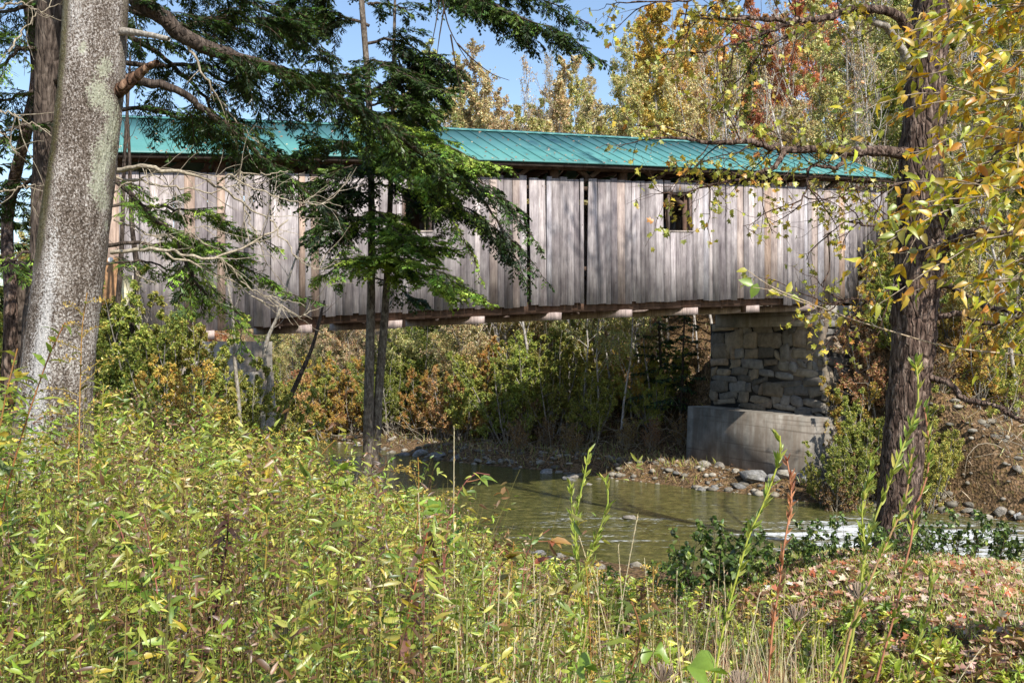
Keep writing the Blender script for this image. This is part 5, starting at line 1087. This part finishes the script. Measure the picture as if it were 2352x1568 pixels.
# ---- individual plants that stand out
def plant(name,label,cat,pts,r0,group,parts,col=(150,140,70),seed=1):
    """stem traced by pts (u,v,y); parts(t,org,Q,rg) adds its leaves or pods"""
    P=scr(pts); b=P[-1].copy(); b[2]=min(gz(b[0],b[1])-.02,P[-1][2]-.02); P=np.vstack([P,b]); t=thing(name,label,cat,tuple(b),group); org=b; rg=R(seed)
    Q=resample((P-org)[::-1],40); m=MB(); tube(m,Q,np.linspace(r0,r0*.45,40),6,lin(*col),.05,rg); m.build('stem',M['stem'],t,smooth=True); parts(t,org,Q,rg); return t
def pods(dens=26,lo=.45,L=.04,pal=[(150,164,66),(176,180,84),(120,140,56)],wdt=.24,shape='lance',name='foliage',low=True):
    def f(t,org,Q,rg):
        m=MB(); ln=np.linalg.norm(np.diff(Q,axis=0),axis=1).sum(); n=int(ln*(1-lo)*dens*3.2); ff=lo+(1-lo)*rg.random(n)**.8; P=[];D=[]
        for x_ in ff: p,d=along(Q,x_); P.append(p); D.append(side(d,rg,.5))
        leaves(m,np.array(P),np.array(D),rdir(rg,n)+[0,-1,0],L*rg.uniform(.6,1.2,n),L*wdt,shape,palette(rg,n,pal,[1]*len(pal),.15),-.15,rg)
        leaves(m,np.array(P),np.array(D),rdir(rg,n)+[1,0,0],L*rg.uniform(.6,1.1,n),L*wdt,shape,palette(rg,n,pal,[1]*len(pal),.15),-.15,rg)
        m.build(name,M['leaf'],t)
        if low:
            m=MB(); n=22; P=[];D=[]
            for x_ in rg.uniform(.05,.5,n): p,d=along(Q,x_); P.append(p); D.append(side(d,rg,1.1))
            leaves(m,np.array(P),np.array(D)-[0,0,.4],rdir(rg,n)+[0,0,1],.07*rg.uniform(.6,1.3,n),.014,'lance',palette(rg,n,[(140,140,60),(150,100,66),(110,120,50)],(1,1,1),.2),.5,rg); m.build('leaves',M['leaf'],t)
    return f
YM=2.9
PR='tall spiky seed stalks standing in the foreground'
prim=[('two-pronged green seed stalk against the water, left of its neighbour',[(1352,1035),(1345,1080),(1332,1140),(1322,1200),(1325,1290),(1345,1400),(1330,1568)],(150,164,66),3.4),
 ('green seed stalk joined to the two-pronged one, with upright buds',[(1388,1098),(1398,1140),(1386,1190),(1360,1260),(1330,1350),(1312,1450),(1305,1568)],(150,164,66),3.3),
 ('thin brown-tinged stalk right of the two-pronged one',[(1310,1110),(1313,1160),(1320,1220),(1330,1300),(1332,1400),(1335,1568)],(150,164,66),3.6),
 ('thick green seed stalk in front of the concrete footing',[(1791,1000),(1793,1030),(1785,1070),(1768,1120),(1748,1170),(1722,1225),(1700,1300),(1680,1370),(1660,1450),(1640,1568)],(168,174,70),YM),
 ('rusty brown seed stalk just right of the thick green one',[(1808,1058),(1816,1110),(1818,1150),(1810,1200),(1800,1260),(1792,1330),(1775,1440),(1765,1568)],(190,130,96),3.2),
 ('short green-tipped stalk left of the rough trunk',[(2000,1040),(1998,1090),(1983,1140),(1980,1200),(1987,1260),(1980,1340),(1960,1440),(1905,1568)],(160,168,70),YM),
 ('tallest green seed stalk crossing the rough trunk',[(2103,830),(2108,870),(2110,905),(2100,960),(2080,1010),(2060,1060),(2035,1130),(2010,1190),(1990,1250),(1980,1320),(1968,1400),(1955,1480),(1932,1568)],(170,172,80),2.7),
 ('long reddish stalk with green tip right of the rough trunk centre',[(2123,935),(2132,1000),(2135,1050),(2125,1110),(2100,1170),(2095,1230),(2078,1300),(2060,1390),(2038,1470),(2012,1568)],(176,120,90),2.8),
 ('leaning seed stalk with pale pods low on the rough trunk',[(2094,1040),(2088,1090),(2080,1145),(2058,1200),(2030,1260),(2008,1310),(1975,1390),(1950,1460),(1932,1568)],(176,140,96),2.6),
 ('short dark green seed stalk beside a snapped stem at lower right',[(2128,1300),(2140,1340),(2128,1400),(2110,1470),(2095,1510),(2085,1568)],(120,130,60),2.7)]
for i_,(lab,pts,c,y_) in enumerate(prim):
    br_='brown' in lab or 'rusty' in lab
    plant('seed_stalk',lab,'seed stalk',[(u,v,y_) for u,v in pts],.0055,PR,pods(26,.62 if len(pts)>7 else .5,.038,[(196,140,100),(170,110,80),(210,160,120)] if 'rusty' in lab else [(156,172,70),(184,188,92),(128,148,58)]),c,800+i_)
# dry grass stems
dg=[(1043,980,1050,3.4),(961,1130,975,3.0),(1108,1290,1118,3.0),(1148,1310,1150,2.9),(1172,1305,1165,3.0),(1240,1330,1232,3.1),(1020,1340,1050,2.8),(1290,1370,1250,2.9),(1330,1230,1420,3.3),(1480,1280,1500,3.6),(1420,1250,1445,3.6),(1662,1290,1655,3.0),(905,1330,930,2.7),(1135,1420,1150,2.5),(1185,1400,1178,2.5),(1205,1440,1200,2.4),(1260,1430,1240,2.5),(1092,1440,1120,2.5),(1225,1280,1210,3.1),(1555,1310,1570,3.3),(1372,1310,1385,3.2),(1640,1340,1600,3.1),(880,1420,900,2.4),(1055,1420,1075,2.4),(1745,1360,1700,2.8),(1850,1430,1800,2.5),(2260,1480,2180,2.5),(1465,1180,1400,3.8)]
dg=sorted(dg)
def seedhead(t,org,Q,rg):
    m=MB(); n=26; P=[];D=[]
    for x_ in rg.uniform(.86,1,n): p,d=along(Q,x_); P.append(p); D.append(side(d,rg,.3))
    leaves(m,np.array(P),np.array(D),rdir(rg,n),.014,.003,'strip',palette(rg,n,[(206,190,150),(180,160,120)],(1,1),.1),.1); m.build('seed_head',M['leaf'],t)
for i_,(u,v,ub,y_) in enumerate(dg):
    um=(u+ub)/2+R(i_).normal()*6
    plant('dry_grass_stem','pale dry grass stem in front of the river, '+ordn(i_)+' from the left','grass stem',[(u,v,y_),(um,(v+1568)/2,y_),(ub,1600,y_)],.0026,'pale dry grass stems',seedhead,(206,192,156),850+i_)
# leafy weeds
def leafy(L=.12,w=.26,n=26,pal=[(146,166,62),(170,182,80),(120,142,54)],shape='lance',lo=.5,bend=.5,ang=1.0,name='leaves'):
    n=int(n*1.7)
    def f(t,org,Q,rg):
        m=MB(); P=[];D=[]
        for k in range(n): p,d=along(Q,lo+(1-lo)*(k+rg.random()*.5)/n); P.append(p); D.append(side(d,rg,ang)+[0,0,.1])
        f_=np.linspace(1.1,.6,n); leaves(m,np.array(P),np.array(D),np.array(D)*0+[0,0,1]+rdir(rg,n)*.3,L*f_*rg.uniform(.7,1.2,n),L*w*f_,shape,palette(rg,n,pal,[1]*len(pal),.15),bend,rg); m.build(name,M['leafnear'],t)
    return f
LW='leafy weeds that stand above the bank'
wl=[('tall narrow-leaved weed in front of the lichen trunk, leaning right',[(150,740,3.2),(120,800,3.2),(90,880,3.2),(50,1000,3.2),(10,1150,3.2)],leafy(.15,.2,22),(150,100,60)),
 ('narrow-leaved green weed at the far left edge',[(40,800,3.0),(20,880,3.0),(0,980,3.0),(-20,1150,3.0)],leafy(.15,.2,20),(150,110,60)),
 ('fresh yellow-green weed top beside the foot of the lichen trunk',[(238,880,4.0),(235,930,4.0),(228,1010,4.0),(220,1150,4.0)],leafy(.13,.22,30,[(186,196,80),(160,180,66)]),(150,140,60)),
 ('lance-leaved weed with arching leaves left of the brown stalk',[(612,1160,2.6),(612,1250,2.6),(608,1350,2.6),(622,1450,2.6),(640,1568,2.5)],leafy(.12,.2,26),(150,130,60)),
 ('pale lance-leaved weed near the bottom, beside the arching one',[(700,1340,2.4),(690,1400,2.4),(672,1470,2.3),(660,1568,2.3)],leafy(.12,.24,24,[(190,196,96),(160,172,70)]),(150,140,60)),
 ('lance-leaved weed at the bottom right of centre',[(1450,1380,2.4),(1470,1440,2.4),(1462,1500,2.4),(1440,1568,2.4)],leafy(.13,.24,20,[(120,140,60),(150,160,70)]),(130,90,60)),
 ('dark brown withered stalk with curled leaves',[(525,1180,2.7),(520,1260,2.7),(505,1340,2.7),(490,1450,2.7),(480,1568,2.6)],leafy(.06,.5,60,[(92,64,50),(120,88,70),(76,52,42)],'ovate',.4,1.2),(80,50,40)),
 ('brown stalk with hanging dead leaves left of centre bottom',[(985,1200,2.8),(970,1280,2.8),(945,1380,2.7),(925,1480,2.7),(900,1568,2.6)],leafy(.10,.28,34,[(150,116,96),(120,88,72),(170,136,110)],'lance',.35,1.5,1.3),(150,90,60))]
for i_,(lab,pts,fn,c) in enumerate(wl): plant('leafy_weed',lab,'weed',pts,.005,LW,fn,c,900+i_)
# goldenrods
def plume(spread=.16,n=260,pal=[(196,164,70),(214,186,96),(176,140,60),(150,130,60)],lv=True):
    def f(t,org,Q,rg):
        m=MB(); st=MB(); P=[]
        for k in range(16):
            fr=.72+.28*k/16; p,d=along(Q,fr); s_=side(np.array([0,0,1.]),rg,1.0); T=grow(p,s_,spread*(1.15-(fr-.72)*3),6,rg,.15,-.05,.25); tube(st,T,np.linspace(.0016,.0008,7),3,lin(150,130,60))
            for q in range(n//16): a,b=along(T,rg.uniform(.2,1)); P.append(a+rg.normal(size=3)*.005)
        P=np.array(P); k_=len(P); leaves(m,P,rdir(rg,k_)+[0,0,.4],rdir(rg,k_),.010,.006,'rhomb',palette(rg,k_,pal,(3,3,2,2),.15)); o=m.build('blossoms',M['leaf'],t); st.build('stalklets',M['stem'],o)
        if lv: leafy(.08,.22,28,[(130,140,60),(150,150,66),(110,110,56)],'lance',.1,.6)(t,org,Q,rg)
    return f
for i_,(lab,pts,sp_) in enumerate([('goldenrod with wide yellow-brown plume in front of the water',[(960,1050,3.6),(962,1110,3.6),(958,1200,3.6),(950,1350,3.5),(930,1568,3.4)],.30),('goldenrod with drooping plume left of the wide one',[(770,1010,4.4),(740,1040,4.4),(715,1100,4.4),(700,1250,4.3)],.30),('small golden plume above the mass of weeds at centre',[(1180,1243,3.6),(1176,1290,3.6),(1170,1400,3.5)],.05),
   ('yellow goldenrod plume across the lichen trunk',[(200,672,3.3),(190,740,3.3),(185,860,3.3),(180,1100,3.2)],.22),('tan goldenrod over the left brush',[(420,700,14),(418,780,14),(415,860,14)],.9),('fading goldenrod plume right of centre',[(1345,1290,3.2),(1350,1350,3.2),(1355,1450,3.2)],.16),('rust-tinged goldenrod plume right of the fading one',[(1500,1300,3.4),(1500,1350,3.4),(1500,1450,3.4)],.16),('goldenrod plume in the middle of the left bank',[(620,990,4.6),(612,1050,4.6),(600,1180,4.6)],.3),('goldenrod plume near the left edge of the bank',[(430,1010,4.2),(425,1070,4.2),(420,1180,4.2)],.26)]):
    plant('goldenrod',lab,'goldenrod',pts,.004,'goldenrods in the weed bank',plume(sp_,420 if sp_>.15 else 160),(160,120,60),930+i_)
# brambles with big leaflets
def compound(L=.11,n=7,pal=[(126,160,56),(146,176,66),(110,146,50)],w=.62):
    def f(t,org,Q,rg):
        m=MB(); st=MB(); P=[];D=[];LL=[]
        for k in range(int(n*1.6)):
            p,d=along(Q,.35+.65*(k+.5)/int(n*1.6)); l_=L*rg.uniform(.45,.8); s_=side(d,rg,1.0); s_[1]-=.2; T=grow(p,s_,l_*.9,4,rg,.05,.1); tube(st,T,np.linspace(.0022,.0012,5),4,lin(150,100,70))
            for a in (-1.2,-.45,.45,1.2,0):
                dd=unit(T[-1]-T[-2]); sd_=unit(np.cross(dd,[0,0,1])); P.append(T[-1]); D.append(dd*math.cos(a)+sd_*math.sin(a)+[0,0,-.15]); LL.append(l_*(1.15 if a==0 else .9))
        P=np.array(P);k_=len(P); leaves(m,P,np.array(D),rdir(rg,k_)*.25+[0,-.35,1],np.array(LL)*rg.uniform(.85,1.15,k_),np.array(LL)*w*.75,'ovate',palette(rg,k_,pal,[1]*len(pal),.12),.35,rg)
        m.build('foliage',M['leafnear'],t); st.build('stems',M['stem'],t)
    return f
for i_,(lab,pts,fn) in enumerate([('bramble with large fresh green leaflets at left centre',[(330,1180,2.7),(345,1260,2.7),(360,1350,2.6),(370,1480,2.6)],compound(.10,8)),('bramble arching left with bright leaflets, left of the other',[(190,1150,2.9),(230,1170,2.9),(270,1200,2.8),(300,1290,2.8)],compound(.09,6)),
   ('bramble with ovate leaves where the weeds meet the water',[(1010,1180,3.4),(1015,1230,3.4),(1020,1330,3.4)],compound(.12,6)),('pink-stemmed bramble with a reddened leaf above the stream stones',[(1262,1215,3.3),(1240,1230,3.3),(1215,1260,3.3),(1200,1350,3.3)],compound(.08,5,[(196,120,84),(186,150,80),(150,150,66)])),
   ('arching bramble with a hanging leaf over the water',[(1125,1090,3.3),(1095,1085,3.3),(1060,1120,3.3),(1030,1200,3.3),(1020,1330,3.3)],compound(.07,4)),('bramble with olive leaves below the near stones',[(1165,1270,3.0),(1150,1300,3.0),(1130,1360,3.0),(1120,1480,3.0)],compound(.10,7,[(170,150,66),(150,140,60),(186,160,80)])),
   ('bright bramble at the edge of the weeds under the twin stems',[(780,1075,4.4),(775,1120,4.4),(770,1220,4.4)],compound(.13,7,[(160,186,70),(180,196,80)])),('golden bramble leaves low on the left bank crest',[(590,1060,4.8),(590,1110,4.8),(585,1200,4.8)],compound(.12,7,[(196,184,70),(214,190,60),(150,160,60)]))]):
    plant('bramble',lab,'bramble',pts,.003,'brambles among the weeds',fn,(150,90,80),960+i_)
# coltsfoot leaves
for i_,(u,v,y_,s_,lab) in enumerate([(775,1510,2.35,.10,'large round pale green leaf at the bottom left of centre'),(1400,1460,2.6,.055,'low round light green leaves at the bottom centre'),(1620,1500,2.5,.06,'low broad light green leaves left of the dead umbel'),(1910,1540,2.4,.055,'yellow-green broad leaves at the bottom edge right of centre')]):
    p=at(u,v,y_); g_=gz(p[0],p[1]); t=thing('coltsfoot',lab,'plant',(p[0],p[1],g_)); st=MB(); rg=R(990+i_)
    for k in range(1 if i_==0 else 7):
        q=np.array([rg.normal()*.10*(k>0),rg.normal()*.08*(k>0),max(p[2]-g_,.05)*rg.uniform(.7,1)]); tube(st,grow([q[0]*.5,q[1]*.5,-.02],[q[0],q[1],q[2]*2],np.linalg.norm(q),4,rg,.02),.002,4,lin(150,150,70))
        n=22; th=np.linspace(.35,2*np.pi-.35,n); rr=s_*(1 if k==0 else .7)*(.9+.12*np.cos(th*5))*(1-.15*np.cos(th)); a0=rg.random()*6.28; V=np.stack([rr*np.cos(th+a0),rr*np.sin(th+a0),.02*np.sin(th*3)+.0*th],1); tl_=(-.5 if i_==0 else -.15)
        V[:,2]+=-V[:,1]*tl_*1.3; V=np.vstack([[0,0,0],V])+q; m=MB(); m.add(V,[np.array([[0,j,j+1] for j in range(1,n)])],lin(*[(160,190,76),(150,182,70),(140,172,64),(186,190,66)][i_])); m.build('leaf',M['leafnear'],t)
    st.build('stems',M['stem'],t)
# dark leafy shrubs on the near river edge
NS=[(88,112,50),(108,130,58),(70,90,42),(146,158,72),(60,72,40)]
ns={}
for k in range(3):
    wd,lf=deciduous(1000+k,1.5,.012,first=.1,nl=6,ll=.38,tw=3,sub=2,lp=2,ls=.11,stems=5,pal=NS,wts=(3,3,2,1,1),shape='ovate',spread=.2,twr=.003); ns[k]=protos(wd,lf,M['bark_dark'],'leaf',('stems','foliage'))
lst=[(1330,11,.3),(1430,11.3,.36),(1500,11.2,.36),(1560,11,.5),(1605,10.6,.68),(1650,10.4,.72),(1690,10.6,.66),(1740,10.8,.5),(1800,10.6,.46),(1860,10.6,.44),(1930,10.5,.46),(1990,10.4,.44),(2080,10.6,.46),(2150,10.4,.44),(2210,10.2,.5),(2270,10.2,.46),(2330,10.3,.5),(2100,9.6,.36),(2390,10,.5),(1540,10,.34),(1640,9.8,.32),(700,14,.55),(740,13.5,.45),(650,14.5,.6)]
lst=sorted(lst)
for i_,(u,y_,s_) in enumerate(lst):
    x=(u-W0/2)/F0*y_; place(ns[i_%3],'shrub','dark leafy shrub along the near water edge, '+ordn(i_)+' from the left','shrub',(x,y_,gz(x,y_)-.03),i_*1.7,s_,'dark green shrubs on the near river edge')
# dead umbels and a white leaf
for i_,(lab,pts) in enumerate([('curled grey umbel on a bent stem at lower right',[(1828,1425,2.6),(1805,1450,2.6),(1790,1500,2.6),(1770,1568,2.6)]),('brown basket-like umbel left of the rough trunk foot',[(1972,1375,2.6),(1960,1420,2.6),(1930,1480,2.6),(1890,1568,2.6)]),('pinkish dead umbel near the bottom right of centre',[(1700,1590-10,2.4),(1690,1600,2.4),(1685,1620,2.4)]),('small brown umbel left of the bottom corner plants',[(1520,1565,2.3),(1518,1590,2.3),(1515,1620,2.3)])]):
    def umb(t,org,Q,rg):
        m=MB(); P=Q[-1]
        for k in range(26):
            a=rg.random()*6.28; e=rg.uniform(.2,1.1); d=np.array([math.cos(a)*math.sin(e),math.sin(a)*math.sin(e),math.cos(e)]); T=grow(P,d,.045,5,rg,.1,0,-.5); T=P+(T-P); tube(m,T,np.linspace(.0012,.002,6),3,lin(170,150,130))
        m.build('seed_head',M['stem'],t)
    plant('dead_umbel',lab,'dead flower head',pts,.0025,'dead umbels',umb,(150,120,80),1040+i_)
